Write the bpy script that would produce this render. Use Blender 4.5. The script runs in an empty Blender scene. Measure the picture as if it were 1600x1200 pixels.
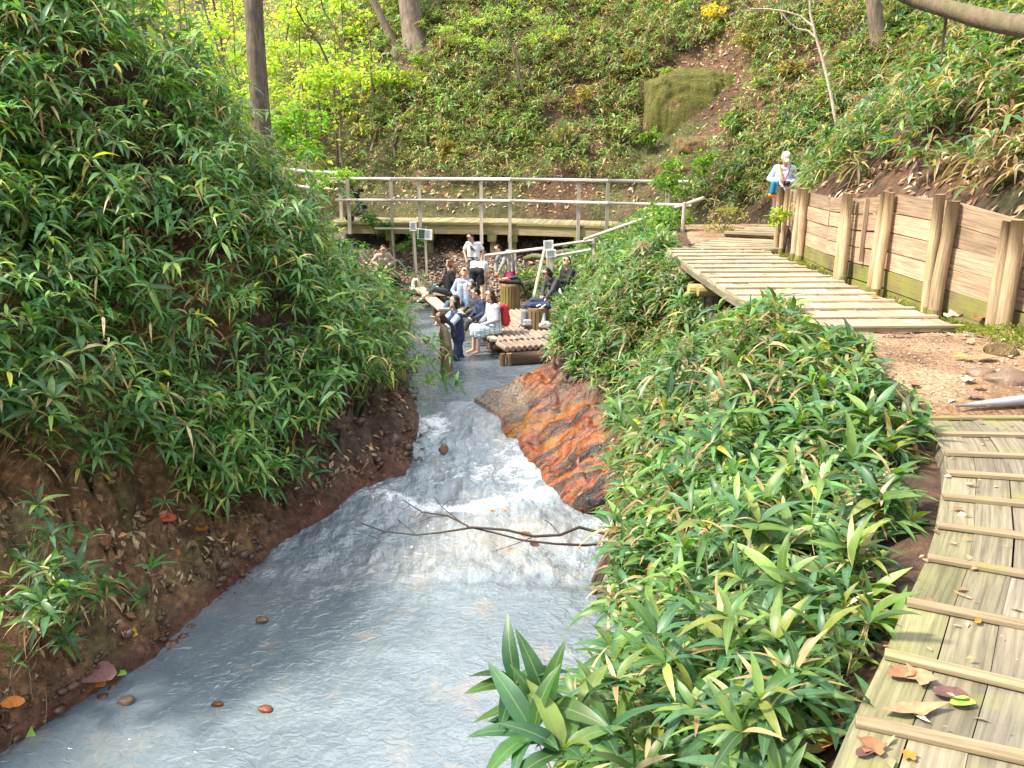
import bpy, bmesh, math, random
import numpy as np
from mathutils import Vector, Matrix, Euler

random.seed(7)
RNG = np.random.default_rng(11)
scene = bpy.context.scene
COL = scene.collection
R = math.radians

# ------------------------------------------------------------------ camera, sky, sun, exposure
PITCH = R(15.7); FPX = 1295.0; CAMZ = 1.6
cam_data = bpy.data.cameras.new('camera')
cam = bpy.data.objects.new('camera', cam_data); COL.objects.link(cam)
cam.location = (0, 0, CAMZ); cam.rotation_euler = (R(90) - PITCH, 0, 0)
cam_data.sensor_width = 36.0; cam_data.lens = 36.0 * FPX / 1600.0
cam_data.clip_start = 0.05; cam_data.clip_end = 500
scene.camera = cam

SUN_EL = R(50); SUN_DIR = Vector((-0.93, -0.22, 0)).normalized()      # towards the sun
world = bpy.data.worlds.new('World'); scene.world = world; world.use_nodes = True
wn = world.node_tree.nodes; wl = world.node_tree.links
sky = wn.new('ShaderNodeTexSky'); sky.sky_type = 'NISHITA'; sky.sun_disc = False
sky.sun_elevation = SUN_EL
sky.sun_rotation = math.atan2(SUN_DIR.x, SUN_DIR.y)
sky.dust_density = 3.0; sky.air_density = 1.0; sky.ozone_density = 1.0
wn['Background'].inputs['Strength'].default_value = 0.15
# broken bright cloud over the whole sky
tcw = wn.new('ShaderNodeTexCoord'); mpw = wn.new('ShaderNodeMapping'); mpw.inputs['Scale'].default_value = (1, 1, 2.2)
nzw = wn.new('ShaderNodeTexNoise'); nzw.inputs['Scale'].default_value = 2.6; nzw.inputs['Detail'].default_value = 6; nzw.inputs['Roughness'].default_value = .55
crw = wn.new('ShaderNodeValToRGB'); crw.color_ramp.elements[0].position = .40; crw.color_ramp.elements[1].position = .56
mxw = wn.new('ShaderNodeMix'); mxw.data_type = 'RGBA'; mxw.inputs[7].default_value = (9.0, 9.2, 9.6, 1)
wl.new(tcw.outputs['Generated'], mpw.inputs[0]); wl.new(mpw.outputs[0], nzw.inputs['Vector']); wl.new(nzw.outputs['Fac'], crw.inputs[0])
wl.new(crw.outputs[0], mxw.inputs[0]); wl.new(sky.outputs['Color'], mxw.inputs[6]); wl.new(mxw.outputs[2], wn['Background'].inputs['Color'])
sd = bpy.data.lights.new('sun', 'SUN'); sd.energy = 4.9; sd.angle = R(7); sd.color = (1.0, 0.90, 0.74)
sun = bpy.data.objects.new('sun', sd); COL.objects.link(sun)
to_sun = Vector((SUN_DIR.x * math.cos(SUN_EL), SUN_DIR.y * math.cos(SUN_EL), math.sin(SUN_EL)))
sun.rotation_euler = to_sun.to_track_quat('Z', 'Y').to_euler()
sun.location = to_sun * 40
scene.view_settings.view_transform = 'Standard'; scene.view_settings.look = 'None'
scene.view_settings.gamma = 1.0; scene.view_settings.use_curve_mapping = False
scene.view_settings.exposure = 1.1
scene.cycles.max_bounces = 6; scene.cycles.transparent_max_bounces = 4
scene.cycles.diffuse_bounces = 3; scene.cycles.glossy_bounces = 2; scene.cycles.transmission_bounces = 2
scene.cycles.sample_clamp_indirect = 4.0

# ------------------------------------------------------------------ measured photograph -> world
CP, SP = math.cos(PITCH), math.sin(PITCH)
def ray(px, py):
    u, v = (px - 800) / FPX, (py - 600) / FPX
    return (u, CP - v * SP, -SP - v * CP)
def G(px, py, z):                      # point of the horizontal level z seen at a measured spot
    d = ray(px, py); t = (z - CAMZ) / d[2]
    return Vector((d[0] * t, d[1] * t, z))
def D(px, py, Y):                      # point at ground distance Y
    d = ray(px, py); t = Y / d[1]
    return Vector((d[0] * t, Y, CAMZ + d[2] * t))
def project(P):
    x, y, z = P[:, 0], P[:, 1], P[:, 2] - CAMZ
    zc = y * CP - z * SP; up = y * SP + z * CP
    zc = np.where(zc < .05, .05, zc)
    return 800 + FPX * x / zc, 600 - FPX * up / zc, zc

# ------------------------------------------------------------------ numpy noise
_perm = np.random.default_rng(5).random((256, 256))
def vnoise(x, y):
    x = np.asarray(x, float); y = np.asarray(y, float)
    xi = np.floor(x).astype(int); yi = np.floor(y).astype(int)
    xf = x - xi; yf = y - yi
    xf = xf * xf * (3 - 2 * xf); yf = yf * yf * (3 - 2 * yf)
    a = _perm[xi & 255, yi & 255]; b = _perm[(xi + 1) & 255, yi & 255]
    c = _perm[xi & 255, (yi + 1) & 255]; d = _perm[(xi + 1) & 255, (yi + 1) & 255]
    return (a * (1 - xf) + b * xf) * (1 - yf) + (c * (1 - xf) + d * xf) * yf
def fbm(x, y, s=1.0, o=4, g=.5):
    t = 0; a = 1; n = 0
    for i in range(o):
        t = t + a * vnoise(x * s + 17.3 * i, y * s + 9.1 * i); n += a; a *= g; s *= 2.03
    return t / n
def worley(x, y, s):
    x = np.asarray(x, float) * s; y = np.asarray(y, float) * s; xi = np.floor(x).astype(int); yi = np.floor(y).astype(int); best = np.full(np.shape(x), 9.0)
    for dx in (-1, 0, 1):
        for dy in (-1, 0, 1):
            a = _perm[(xi + dx) & 255, (yi + dy) & 255]; b = _perm[(yi + dy + 77) & 255, (xi + dx + 31) & 255]
            best = np.minimum(best, np.hypot(xi + dx + a - x, yi + dy + b - y))
    return best
def sstep(a, b, x):
    t = np.clip((x - a) / (b - a), 0, 1); return t * t * (3 - 2 * t)

# ------------------------------------------------------------------ terrain
def ip(x, xs, ys): return np.interp(x, xs, ys)
def zw(Y): return ip(Y, [0, 9.5, 10.3, 11.1, 11.45, 12.3, 13.3, 13.9, 30], [-3.7, -3.7, -3.6, -3.48, -3.3, -3.1, -2.72, -2.61, -2.6])
def Xl(Y): return ip(Y, [0, 5, 6.35, 7.0, 7.83, 8.6, 9.5, 10.1, 10.7, 11.5, 11.9, 12.4, 13.2, 13.8, 14.5, 17, 19.5, 23.9, 25], [-5.3, -5.1, -4.66, -4.35, -3.88, -3.75, -3.5, -3.2, -2.9, -2.3, -1.6, -1.5, -1.55, -1.65, -1.85, -2.2, -2.6, -3.4, -3.6])
def Xr(Y): return ip(Y, [0, 4, 6.5, 8.1, 9.2, 10, 10.8, 11.1, 11.5, 11.9, 12.5, 13.1, 13.5, 13.85, 14.3, 14.9, 15.4, 16.2, 17, 18, 20, 22.5, 23.9, 25], [-.35, .30, .78, 1.18, 1.52, 1.66, 1.62, .86, .62, .56, .25, -.1, -.4, -.68, -.4, .05, .38, .7, .8, .5, -.2, -1.1, -2.3, -3.4])
def Xp(Y): return ip(Y, [-3, 0, 1.87, 2.7, 3.7, 4.9, 6, 7.4, 8.3, 9.3, 14, 15.5, 18, 21, 24, 26], [-2.2, -.35, .85, 1.40, 2.0, 2.5, 2.68, 2.72, 2.95, 3.15, 3.15, 3.0, 3.3, 4.0, 4.6, 5.2])
def zp(Y): return ip(Y, [0, 4.7, 5.1, 7.4, 7.8, 14, 15, 20, 24], [-.10, -.10, -.015, -.015, -.14, -.14, -.12, -.1, -.45])
TOE = [(4.72, -12), (4.72, 8), (4.6, 14.2), (5.4, 15.8), (7.0, 18), (7.4, 20.5), (6.2, 24), (3, 27.3), (-3, 28.6), (-8, 31), (-14, 36), (-22, 43), (-60, 60)]
def toe_dist(X, Y):
    best = np.full(np.shape(X), 1e9); sgn = np.ones(np.shape(X))
    for (x0, y0), (x1, y1) in zip(TOE[:-1], TOE[1:]):
        dx, dy = x1 - x0, y1 - y0; L2 = dx * dx + dy * dy
        t = np.clip(((X - x0) * dx + (Y - y0) * dy) / L2, 0, 1)
        d = np.hypot(X - x0 - t * dx, Y - y0 - t * dy)
        s = np.sign((X - x0) * dy - (Y - y0) * dx)
        m = d < best - 1e-9
        best = np.where(m, d, best); sgn = np.where(m, s, sgn)
    return best * sgn
def H0(X, Y):
    X = np.asarray(X, float); Y = np.asarray(Y, float)
    w = zw(Y); xl = Xl(Y); xr = Xr(Y); xp = Xp(Y)
    bed = w - .5 + 0 * X
    # left bank
    dl = xl - X
    near = ip(dl, [0, .12, .6, 1.3, 2.2, 3.2, 5.5, 9, 20], [0, .28, .8, 1.7, 3.3, 4.8, 7.6, 10.5, 14])
    far = ip(dl, [0, .12, 1.0, 1.9, 3.1, 5.5, 9, 20], [0, .2, .45, 1.15, 2.2, 4.5, 7.6, 12])
    near2 = ip(dl, [0, .12, .6, 1.3, 2.0, 3.0, 5.5, 9, 20], [0, .15, .42, .85, 2.0, 3.9, 7.2, 10, 14]); k2 = sstep(9.5, 10.8, Y) * sstep(15, 13.6, Y); near = near * (1 - k2) + near2 * k2
    k = sstep(13, 17, Y)
    left = w + near * (1 - k) + far * k
    cap = ip(Y, [0, 19.5, 20.8, 22.6, 26], [40, 30, 2.0, -1.2, -.6])
    left = np.minimum(left, cap)
    left = np.where(dl > 0, left, -99)
    # right bank
    fr = (X - xr) / np.maximum(xp - xr, .3)
    ys = [0, 8, 9.5, 11, 14.3, 15.5, 20, 25]
    f1 = ip(Y, ys, [.16, .16, .15, .28, .30, .3, .45, .4]); g1 = ip(Y, ys, [.50, .50, .40, .16, .14, .14, .12, .12])
    f2 = ip(Y, ys, [.42, .42, .42, .52, .52, .5, .6, .6]); g2 = ip(Y, ys, [.76, .76, .70, .42, .40, .45, .40, .4])
    f3 = ip(Y, ys, [.75, .75, .75, .76, .76, .75, .8, .8]); g3 = ip(Y, ys, [.92, .92, .90, .80, .80, .8, .75, .75])
    g = np.where(fr < f1, g1 * fr / f1, np.where(fr < f2, g1 + (g2 - g1) * (fr - f1) / (f2 - f1),
        np.where(fr < f3, g2 + (g3 - g2) * (fr - f2) / (f3 - f2), g3 + (1 - g3) * (fr - f3) / (1 - f3))))
    g = np.minimum(g, 1)
    right = np.where(fr > 0, w + .02 + (zp(Y) - w - .02) * g, -99)
    # far shore under the bridge
    shore = ip(Y, [21, 23.3, 23.9, 25.6, 27.3, 28.2, 40], [-9, -2.8, -2.3, -1.45, -.8, -.55, -.55]) + 0 * X
    h = np.maximum(np.maximum(bed, left), np.maximum(right, shore))
    # hills on the far side and to the right
    td = toe_dist(X, Y)
    base = ip(Y, [0, 14.0, 15.2, 17], [.92, .92, .5, 0]) * (X > 0)
    hill = base + ip(td, [0, .5, 2, 6, 15, 40], [-.12, .45, 1.9, 6.1, 14.5, 27])
    gully = (fbm(X, Y, .35, 3) - .5) * ip(td, [0, 1, 6], [0, .5, 1.8])
    hill = np.where(td > 0, np.maximum(h, zp(Y) * (X > 0) + hill * 1.0 + gully - .45 * (X <= 0)), h)
    return hill
def H(X, Y):
    X = np.asarray(X, float); Y = np.asarray(Y, float)
    h = H0(X, Y)
    td = toe_dist(X, Y); xp = Xp(Y)
    onpath = (X > xp - .05) & (td < .05) & (Y < 23)
    rough = np.where(onpath, .012, .20)
    rough = np.where((Y > 23.0) & (Y < 28) & (td < 0), .10, rough)
    n = (fbm(X, Y, 1.6, 5, .55) - .5) * 2
    bank = sstep(.1, .5, h - zw(Y)) * (td < 0) * (X < xp - .3) * (Y < 23)
    rg = (1 - 2 * np.abs(fbm(X + 3, Y, 2.1, 3) - .5)) ** 3
    return h + rough * n + bank * (1 + .8 * (X < Xl(Y))) * ((rg - .6) * .30 + (fbm(X, Y, 5.5, 4, .65) - .5) * .55 + (.45 - worley(X + .3 * n, Y, 2.2)) * .22 + (.45 - worley(X, Y + .2 * n, 5.5)) * .10)
def Hs(x, y): return float(H(np.array([x]), np.array([y]))[0])
def HIT(px, py, t0=2.0, t1=60):
    d = ray(px, py); t = np.arange(t0, t1, .04)
    h = H(d[0] * t, d[1] * t); z = CAMZ + d[2] * t
    m = np.nonzero(z < h)[0]
    t = t[m[0]] if len(m) else t1
    return Vector((d[0] * t, d[1] * t, CAMZ + d[2] * t))

# ------------------------------------------------------------------ object helpers
def tag(o, label=None, cat=None, group=None, kind=None):
    if label: o['label'] = label
    if cat: o['category'] = cat
    if group: o['group'] = group
    if kind: o['kind'] = kind
    return o
def empty(name, loc=(0, 0, 0), rz=0.0):
    o = bpy.data.objects.new(name, None); COL.objects.link(o)
    o.location = loc; o.rotation_euler = (0, 0, rz); o.empty_display_size = .1
    return o
def link(name, me, mat=None, parent=None, loc=None):
    o = bpy.data.objects.new(name, me); COL.objects.link(o)
    if mat and not me.materials: me.materials.append(mat)
    if parent: o.parent = parent
    if loc is not None: o.location = loc
    return o
def smooth(me, on=True):
    me.polygons.foreach_set('use_smooth', [on] * len(me.polygons))
class MB:
    """collects boxes, tubes and quads in local space; build() links them as one mesh"""
    def __init__(s): s.v = []; s.f = []; s.uv = []
    def add(s, verts, faces, uvs=None):
        b = len(s.v); s.v += [tuple(p) for p in verts]
        for i, f in enumerate(faces):
            s.f.append(tuple(b + k for k in f))
            s.uv.append(uvs[i] if uvs else [(0, 0)] * len(f))
    def bar(s, a, b, w, h, up=(0, 0, 1), jit=0.0):
        a = Vector(a); b = Vector(b); d = (b - a); L = d.length; d.normalize()
        up = Vector(up); side = d.cross(up).normalized(); up = side.cross(d).normalized()
        vs = []
        for p in (a, b):
            for sx, sy in ((-1, -1), (1, -1), (1, 1), (-1, 1)):
                vs.append(p + side * (sx * w / 2 + random.uniform(-jit, jit)) + up * (sy * h / 2 + random.uniform(-jit, jit)))
        o = random.uniform(0, 20)
        fs = [(0, 1, 2, 3), (7, 6, 5, 4)]; us = [[(o, 0), (o, w), (o + h, w), (o + h, 0)]] * 2
        for k in range(4):
            k2 = (k + 1) % 4; fs.append((k, k + 4, k2 + 4, k2)[::1]); v0 = o + k * .3; wd = w if k % 2 == 0 else h
            us.append([(o, v0), (o + L, v0), (o + L, v0 + wd), (o, v0 + wd)])
        s.add(vs, fs, us)
    def box(s, c, sx, sy, sz):
        c = Vector(c); s.bar(c - Vector((sx / 2, 0, 0)), c + Vector((sx / 2, 0, 0)), sy, sz)
    def prism(s, poly, z0, z1):
        """vertical prism of a polygon seen from above (counter-clockwise); uv along its first edge's normal"""
        n = len(poly); o = random.uniform(0, 20)
        a = Vector(poly[0][:2]); e = (Vector(poly[-1][:2]) - a).normalized()
        q = Vector((-e.y, e.x))
        def uv(p): r = Vector(p[:2]) - a; return (o + r.dot(e), o + r.dot(q))
        vs = [(p[0], p[1], z0) for p in poly] + [(p[0], p[1], z1) for p in poly]
        fs = [tuple(range(n, 2 * n)), tuple(range(n - 1, -1, -1))]
        us = [[uv(p) for p in poly], [uv(poly[i]) for i in range(n - 1, -1, -1)]]
        for i in range(n):
            j = (i + 1) % n; fs.append((i, j, n + j, n + i)); us.append([uv(poly[i]), uv(poly[j]), (uv(poly[j])[0], o + .05), (uv(poly[i])[0], o + .05)])
        s.add(vs, fs, us)
    def tube(s, pts, rad, n=8, wob=0.0, cap=True, flat=1.0):
        pts = [Vector(p) for p in pts]; m = len(pts)
        if not hasattr(rad, '__len__'): rad = [rad] * m
        o = random.uniform(0, 20); vs = []; L = 0; Ls = []
        ref = Vector((0, 0, 1)) if abs((pts[-1] - pts[0]).normalized().z) < .9 else Vector((1, 0, 0))
        for i, p in enumerate(pts):
            t = (pts[min(i + 1, m - 1)] - pts[max(i - 1, 0)]).normalized()
            a = t.cross(ref).normalized(); b = t.cross(a).normalized()
            if i: L += (p - pts[i - 1]).length
            Ls.append(L)
            for k in range(n):
                an = 2 * math.pi * k / n; r = rad[i] * (1 + random.uniform(-wob, wob))
                vs.append(p + a * math.cos(an) * r + b * math.sin(an) * r * flat)
        fs = []; us = []
        for i in range(m - 1):
            for k in range(n):
                k2 = (k + 1) % n; c = 2 * math.pi * rad[i] / n
                fs.append((i * n + k, (i + 1) * n + k, (i + 1) * n + k2, i * n + k2))
                us.append([(o + Ls[i], k * c), (o + Ls[i + 1], k * c), (o + Ls[i + 1], (k + 1) * c), (o + Ls[i], (k + 1) * c)])
        if cap:
            fs.append(tuple(range(n - 1, -1, -1))); us.append([(o, 0)] * n)
            fs.append(tuple((m - 1) * n + k for k in range(n))); us.append([(o, 0)] * n)
        s.add(vs, fs, us)
    def mesh(s, name, mat=None, sm=False):
        me = bpy.data.meshes.new(name); me.from_pydata(s.v, [], s.f)
        u = me.uv_layers.new(name='UVMap'); flat = [c for f in s.uv for p in f for c in p]
        u.data.foreach_set('uv', flat)
        if mat: me.materials.append(mat)
        if sm: smooth(me)
        me.update(); return me
    def build(s, name, mat, parent=None, sm=False, color=None, label=None):
        o = link(name, s.mesh(name, mat, sm), None, parent)
        if color: o.color = (*color, 1)
        if label: o['label'] = label
        return o
def bigmesh(name, V, Fq, mat, UV=None, C=None, sm=True, nper=None):
    """numpy arrays -> mesh; Fq is a list of (faces array) with 3 or 4 columns"""
    me = bpy.data.meshes.new(name)
    loops = np.concatenate([f.ravel() for f in Fq]).astype(np.int32)
    tot = np.concatenate([np.full(len(f), f.shape[1]) for f in Fq]).astype(np.int32)
    start = np.concatenate([[0], np.cumsum(tot)[:-1]]).astype(np.int32)
    me.vertices.add(len(V)); me.vertices.foreach_set('co', V.astype(np.float32).ravel())
    me.loops.add(len(loops)); me.loops.foreach_set('vertex_index', loops)
    me.polygons.add(len(tot)); me.polygons.foreach_set('loop_start', start); me.polygons.foreach_set('loop_total', tot)
    if UV is not None:
        u = me.uv_layers.new(name='UVMap'); u.data.foreach_set('uv', UV[loops].astype(np.float32).ravel())
    if C is not None:
        a = me.color_attributes.new(name='Col', type='FLOAT_COLOR', domain='POINT')
        if C.shape[1] == 3: C = np.concatenate([C, np.ones((len(C), 1))], 1)
        a.data.foreach_set('color', C.astype(np.float32).ravel())
    me.update(calc_edges=True); me.validate()
    if sm: smooth(me)
    if mat: me.materials.append(mat)
    return me

# ------------------------------------------------------------------ materials
def newmat(name):
    m = bpy.data.materials.new(name); m.use_nodes = True
    nt = m.node_tree; b = nt.nodes['Principled BSDF']
    return m, nt, b
def nd(nt, t, **kw):
    n = nt.nodes.new(t)
    for k, v in kw.items():
        if k in n.inputs: n.inputs[k].default_value = v
        else: setattr(n, k, v)
    return n
def mixc(nt, a, b, fac, mode='MIX'):
    n = nt.nodes.new('ShaderNodeMix'); n.data_type = 'RGBA'; n.blend_type = mode
    for idx, v in ((6, a), (7, b), (0, fac)):
        if hasattr(v, 'is_linked') or hasattr(v, 'links'): nt.links.new(v, n.inputs[idx])
        else: n.inputs[idx].default_value = v if idx == 0 else (*v[:3], 1)
    return n.outputs[2]
def mth(nt, op, a, b=0.0, c=0.0, clamp=False):
    n = nt.nodes.new('ShaderNodeMath'); n.operation = op; n.use_clamp = clamp
    for i, v in enumerate((a, b, c)):
        if hasattr(v, 'links'): nt.links.new(v, n.inputs[i])
        else: n.inputs[i].default_value = v
    return n.outputs[0]
def noise(nt, vec, scale, detail=5, rough=.6, dist=0.0):
    n = nd(nt, 'ShaderNodeTexNoise', Scale=scale, Detail=detail, Roughness=rough, Distortion=dist)
    if vec is not None: nt.links.new(vec, n.inputs['Vector'])
    return n.outputs['Fac']
def ramp(nt, fac, stops):
    n = nt.nodes.new('ShaderNodeValToRGB'); nt.links.new(fac, n.inputs[0])
    els = n.color_ramp.elements
    while len(els) < len(stops): els.new(.5)
    for e, (p, c) in zip(els, stops):
        e.position = p; e.color = (c, c, c, 1) if not hasattr(c, '__len__') else (*c, 1)
    return n.outputs[0]
def bump(nt, b, h, strength=.5, dist=.02):
    n = nd(nt, 'ShaderNodeBump', Strength=strength, Distance=dist)
    nt.links.new(h, n.inputs['Height']); nt.links.new(n.outputs[0], b.inputs['Normal']); return n
def geo_pos(nt): return nt.nodes.new('ShaderNodeNewGeometry').outputs['Position']
def objc(nt): return nt.nodes.new('ShaderNodeTexCoord').outputs['Object']
def scaled(nt, vec, s):
    n = nt.nodes.new('ShaderNodeMapping'); nt.links.new(vec, n.inputs['Vector']); n.inputs['Scale'].default_value = s
    return n.outputs[0]

def m_ground():
    m, nt, b = newmat('soil'); p = geo_pos(nt)
    at = nd(nt, 'ShaderNodeVertexColor', layer_name='Col')
    n1 = noise(nt, p, 2.2, 6, .7); n2 = noise(nt, p, 14, 5, .7); n3 = noise(nt, p, 60, 3, .7)
    v = ramp(nt, n1, [(.3, .55), (.7, 1.5)]); v2 = ramp(nt, n2, [(.3, .55), (.7, 1.45)]); v3 = ramp(nt, n3, [(.3, .7), (.7, 1.3)])
    c = mixc(nt, at.outputs['Color'], v, 1.0, 'MULTIPLY'); c = mixc(nt, c, v2, 1.0, 'MULTIPLY'); c = mixc(nt, c, v3, 1.0, 'MULTIPLY')
    red = ramp(nt, noise(nt, p, 5, 4, .6), [(.52, 0), (.68, .5)])
    c = mixc(nt, c, (.16, .075, .035), red)
    vo = nd(nt, 'ShaderNodeTexVoronoi', Scale=9.0); nt.links.new(p, vo.inputs['Vector'])
    c = mixc(nt, c, ramp(nt, vo.outputs['Distance'], [(.1, 1.35), (.6, .55)]), .7, 'MULTIPLY')
    nt.links.new(c, b.inputs['Base Color'])
    r = mth(nt, 'SUBTRACT', .95, mth(nt, 'MULTIPLY', at.outputs['Alpha'], .6)); 
    r = mth(nt, 'ADD', r, mth(nt, 'MULTIPLY', mth(nt, 'SUBTRACT', n2, .5), .5), clamp=True)
    nt.links.new(r, b.inputs['Roughness'])
    h = mth(nt, 'ADD', mth(nt, 'MULTIPLY', n2, 1.0), mth(nt, 'MULTIPLY', n3, .35))
    bump(nt, b, h, .9, .06); return m
def m_dirt():
    m, nt, b = newmat('path_dirt'); p = geo_pos(nt)
    n1 = noise(nt, p, 1.3, 5, .6); n2 = noise(nt, p, 30, 4, .7)
    vo = nd(nt, 'ShaderNodeTexVoronoi', Scale=48.0); nt.links.new(p, vo.inputs['Vector'])
    c = ramp(nt, n1, [(.35, (.15, .08, .04)), (.55, (.27, .175, .10)), (.7, (.35, .25, .155))])
    c2 = mixc(nt, c, ramp(nt, n2, [(.3, .6), (.7, 1.35)]), 1.0, 'MULTIPLY')
    vg = nt.nodes.new('ShaderNodeRGBToBW'); nt.links.new(vo.outputs['Color'], vg.inputs[0]); c3 = mixc(nt, c2, ramp(nt, vg.outputs[0], [(.2, .6), (.8, 1.4)]), .8, 'MULTIPLY')
    nt.links.new(c3, b.inputs['Base Color']); b.inputs['Roughness'].default_value = .95
    h = mth(nt, 'ADD', n2, mth(nt, 'MULTIPLY', vo.outputs['Distance'], -.6))
    bump(nt, b, h, .8, .02); return m
def m_wood(name, dark, light, green=0.0, rough=.8, grain=1.0):
    m, nt, b = newmat(name)
    uv = nt.nodes.new('ShaderNodeUVMap').outputs[0]
    oi = nt.nodes.new('ShaderNodeObjectInfo')
    g = noise(nt, scaled(nt, uv, (2.0, 55, 1)), 1.0, 6, .65, .6)
    g2 = noise(nt, scaled(nt, uv, (1.3, 4, 1)), 1.0, 4, .6)
    c = ramp(nt, g, [(.32, dark), (.62, light)])
    c = mixc(nt, c, ramp(nt, g2, [(.25, .66), (.7, 1.18)]), 1.0, 'MULTIPLY')
    rv = mth(nt, 'ADD', .78, mth(nt, 'MULTIPLY', oi.outputs['Random'], .42))
    cr = nt.nodes.new('ShaderNodeCombineColor')
    for i in range(3): nt.links.new(rv, cr.inputs[i])
    c = mixc(nt, c, cr.outputs[0], 1.0, 'MULTIPLY')
    c = mixc(nt, c, oi.outputs['Color'], 1.0, 'MULTIPLY')
    # dark specks and stains
    p = geo_pos(nt)
    c = mixc(nt, c, (.06, .045, .03), ramp(nt, noise(nt, p, 42, 3, .6), [(.68, 0), (.76, .7)]))
    if green > 0:
        mk = ramp(nt, noise(nt, p, 2.6, 5, .65), [(.62 - .3 * green, 0), (.85 - .25 * green, .8)])
        c = mixc(nt, c, (.20, .22, .035), mk)
    nt.links.new(c, b.inputs['Base Color']); b.inputs['Roughness'].default_value = rough
    bump(nt, b, g, .35 * grain, .006); return m
def m_leaf(name, trans=.35, margin=.55, rough=.43, spec=.5):
    m, nt, b = newmat(name)
    at = nd(nt, 'ShaderNodeVertexColor', layer_name='Col')
    oi = nt.nodes.new('ShaderNodeObjectInfo')
    uv = nt.nodes.new('ShaderNodeUVMap').outputs[0]
    sx = nt.nodes.new('ShaderNodeSeparateXYZ'); nt.links.new(uv, sx.inputs[0])
    u = mth(nt, 'ABSOLUTE', sx.outputs[0])
    p = geo_pos(nt)
    c = mixc(nt, at.outputs['Color'], ramp(nt, noise(nt, p, 9, 3, .6), [(.3, .7), (.7, 1.3)]), 1.0, 'MULTIPLY')
    c = mixc(nt, c, oi.outputs['Color'], 1.0, 'MULTIPLY')
    rib = ramp(nt, u, [(.03, .6), (.10, 0)])
    c = mixc(nt, c, (.20, .26, .10), rib)
    if margin > 0:
        # pale dried margin, on some leaves only (alpha of the colour says how much)
        e = mth(nt, 'ADD', u, mth(nt, 'MULTIPLY', mth(nt, 'SUBTRACT', noise(nt, p, 22, 3, .6), .5), .6))
        e = mth(nt, 'ADD', e, mth(nt, 'MULTIPLY', at.outputs['Alpha'], .52))
        mk = ramp(nt, e, [(1.005, 0), (1.13, margin * 1.3)])
        c = mixc(nt, c, (.46, .40, .24), mk)
    nt.links.new(c, b.inputs['Base Color'])
    b.inputs['Roughness'].default_value = rough
    b.inputs['Specular IOR Level'].default_value = spec
    tr = nt.nodes.new('ShaderNodeBsdfTranslucent')
    tc = mixc(nt, c, (1.5, 1.7, .55), 1.0, 'MULTIPLY')
    nt.links.new(tc, tr.inputs['Color'])
    mx = nt.nodes.new('ShaderNodeMixShader'); mx.inputs[0].default_value = trans
    nt.links.new(b.outputs[0], mx.inputs[1]); nt.links.new(tr.outputs[0], mx.inputs[2])
    nt.links.new(mx.outputs[0], nt.nodes['Material Output'].inputs['Surface'])
    return m
def m_bark(name, dark, light, moss=0.0):
    m, nt, b = newmat(name); p = objc(nt); q = scaled(nt, p, (1, 1, .22))
    n1 = noise(nt, q, 14, 6, .7, .3); n2 = noise(nt, p, 2.5, 4, .6)
    c = ramp(nt, n1, [(.3, dark), (.68, light)])
    c = mixc(nt, c, ramp(nt, n2, [(.3, .7), (.7, 1.25)]), 1.0, 'MULTIPLY')
    if moss: c = mixc(nt, c, (.10, .13, .03), ramp(nt, noise(nt, p, 3.5, 5, .7), [(.6 - .2 * moss, 0), (.75, .8)]))
    nt.links.new(c, b.inputs['Base Color']); b.inputs['Roughness'].default_value = .9
    bump(nt, b, n1, .8, .02); return m
def m_plain(name, col, rough=.8, var=.25, scale=9, metal=0.0, bmp=.25, fine=90):
    m, nt, b = newmat(name); p = objc(nt)
    n = noise(nt, p, scale, 5, .65)
    c = mixc(nt, col, ramp(nt, n, [(.3, 1 - var), (.7, 1 + var)]), 1.0, 'MULTIPLY')
    nt.links.new(c, b.inputs['Base Color']); b.inputs['Roughness'].default_value = rough
    b.inputs['Metallic'].default_value = metal
    if bmp: bump(nt, b, noise(nt, p, fine, 3, .6), bmp, .01)
    return m
def m_skin(name='skin', col=(.58, .34, .24)):
    m = m_plain(name, col, .5, .08, 12, 0, .05, 60)
    m.node_tree.nodes['Principled BSDF'].inputs['Subsurface Weight'].default_value = .1
    return m
def m_plaid():
    m, nt, b = newmat('plaid_cloth'); p = objc(nt)
    sx = nt.nodes.new('ShaderNodeSeparateXYZ'); nt.links.new(p, sx.inputs[0])
    def stripes(s, f, lo, hi):
        w = mth(nt, 'SINE', mth(nt, 'MULTIPLY', s, f)); return ramp(nt, w, [(lo, 0), (hi, 1)])
    c = mixc(nt, (.42, .58, .66), (.82, .85, .85), stripes(sx.outputs[2], 60, .2, .3))
    c = mixc(nt, c, (.04, .07, .12), mth(nt, 'MULTIPLY', stripes(sx.outputs[2], 60, .90, .95), .9))
    s2 = mth(nt, 'ADD', sx.outputs[0], sx.outputs[1])
    c = mixc(nt, c, (.10, .16, .22), mth(nt, 'MULTIPLY', stripes(s2, 55, .85, .95), .7))
    nt.links.new(c, b.inputs['Base Color']); b.inputs['Roughness'].default_value = .85
    return m
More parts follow.
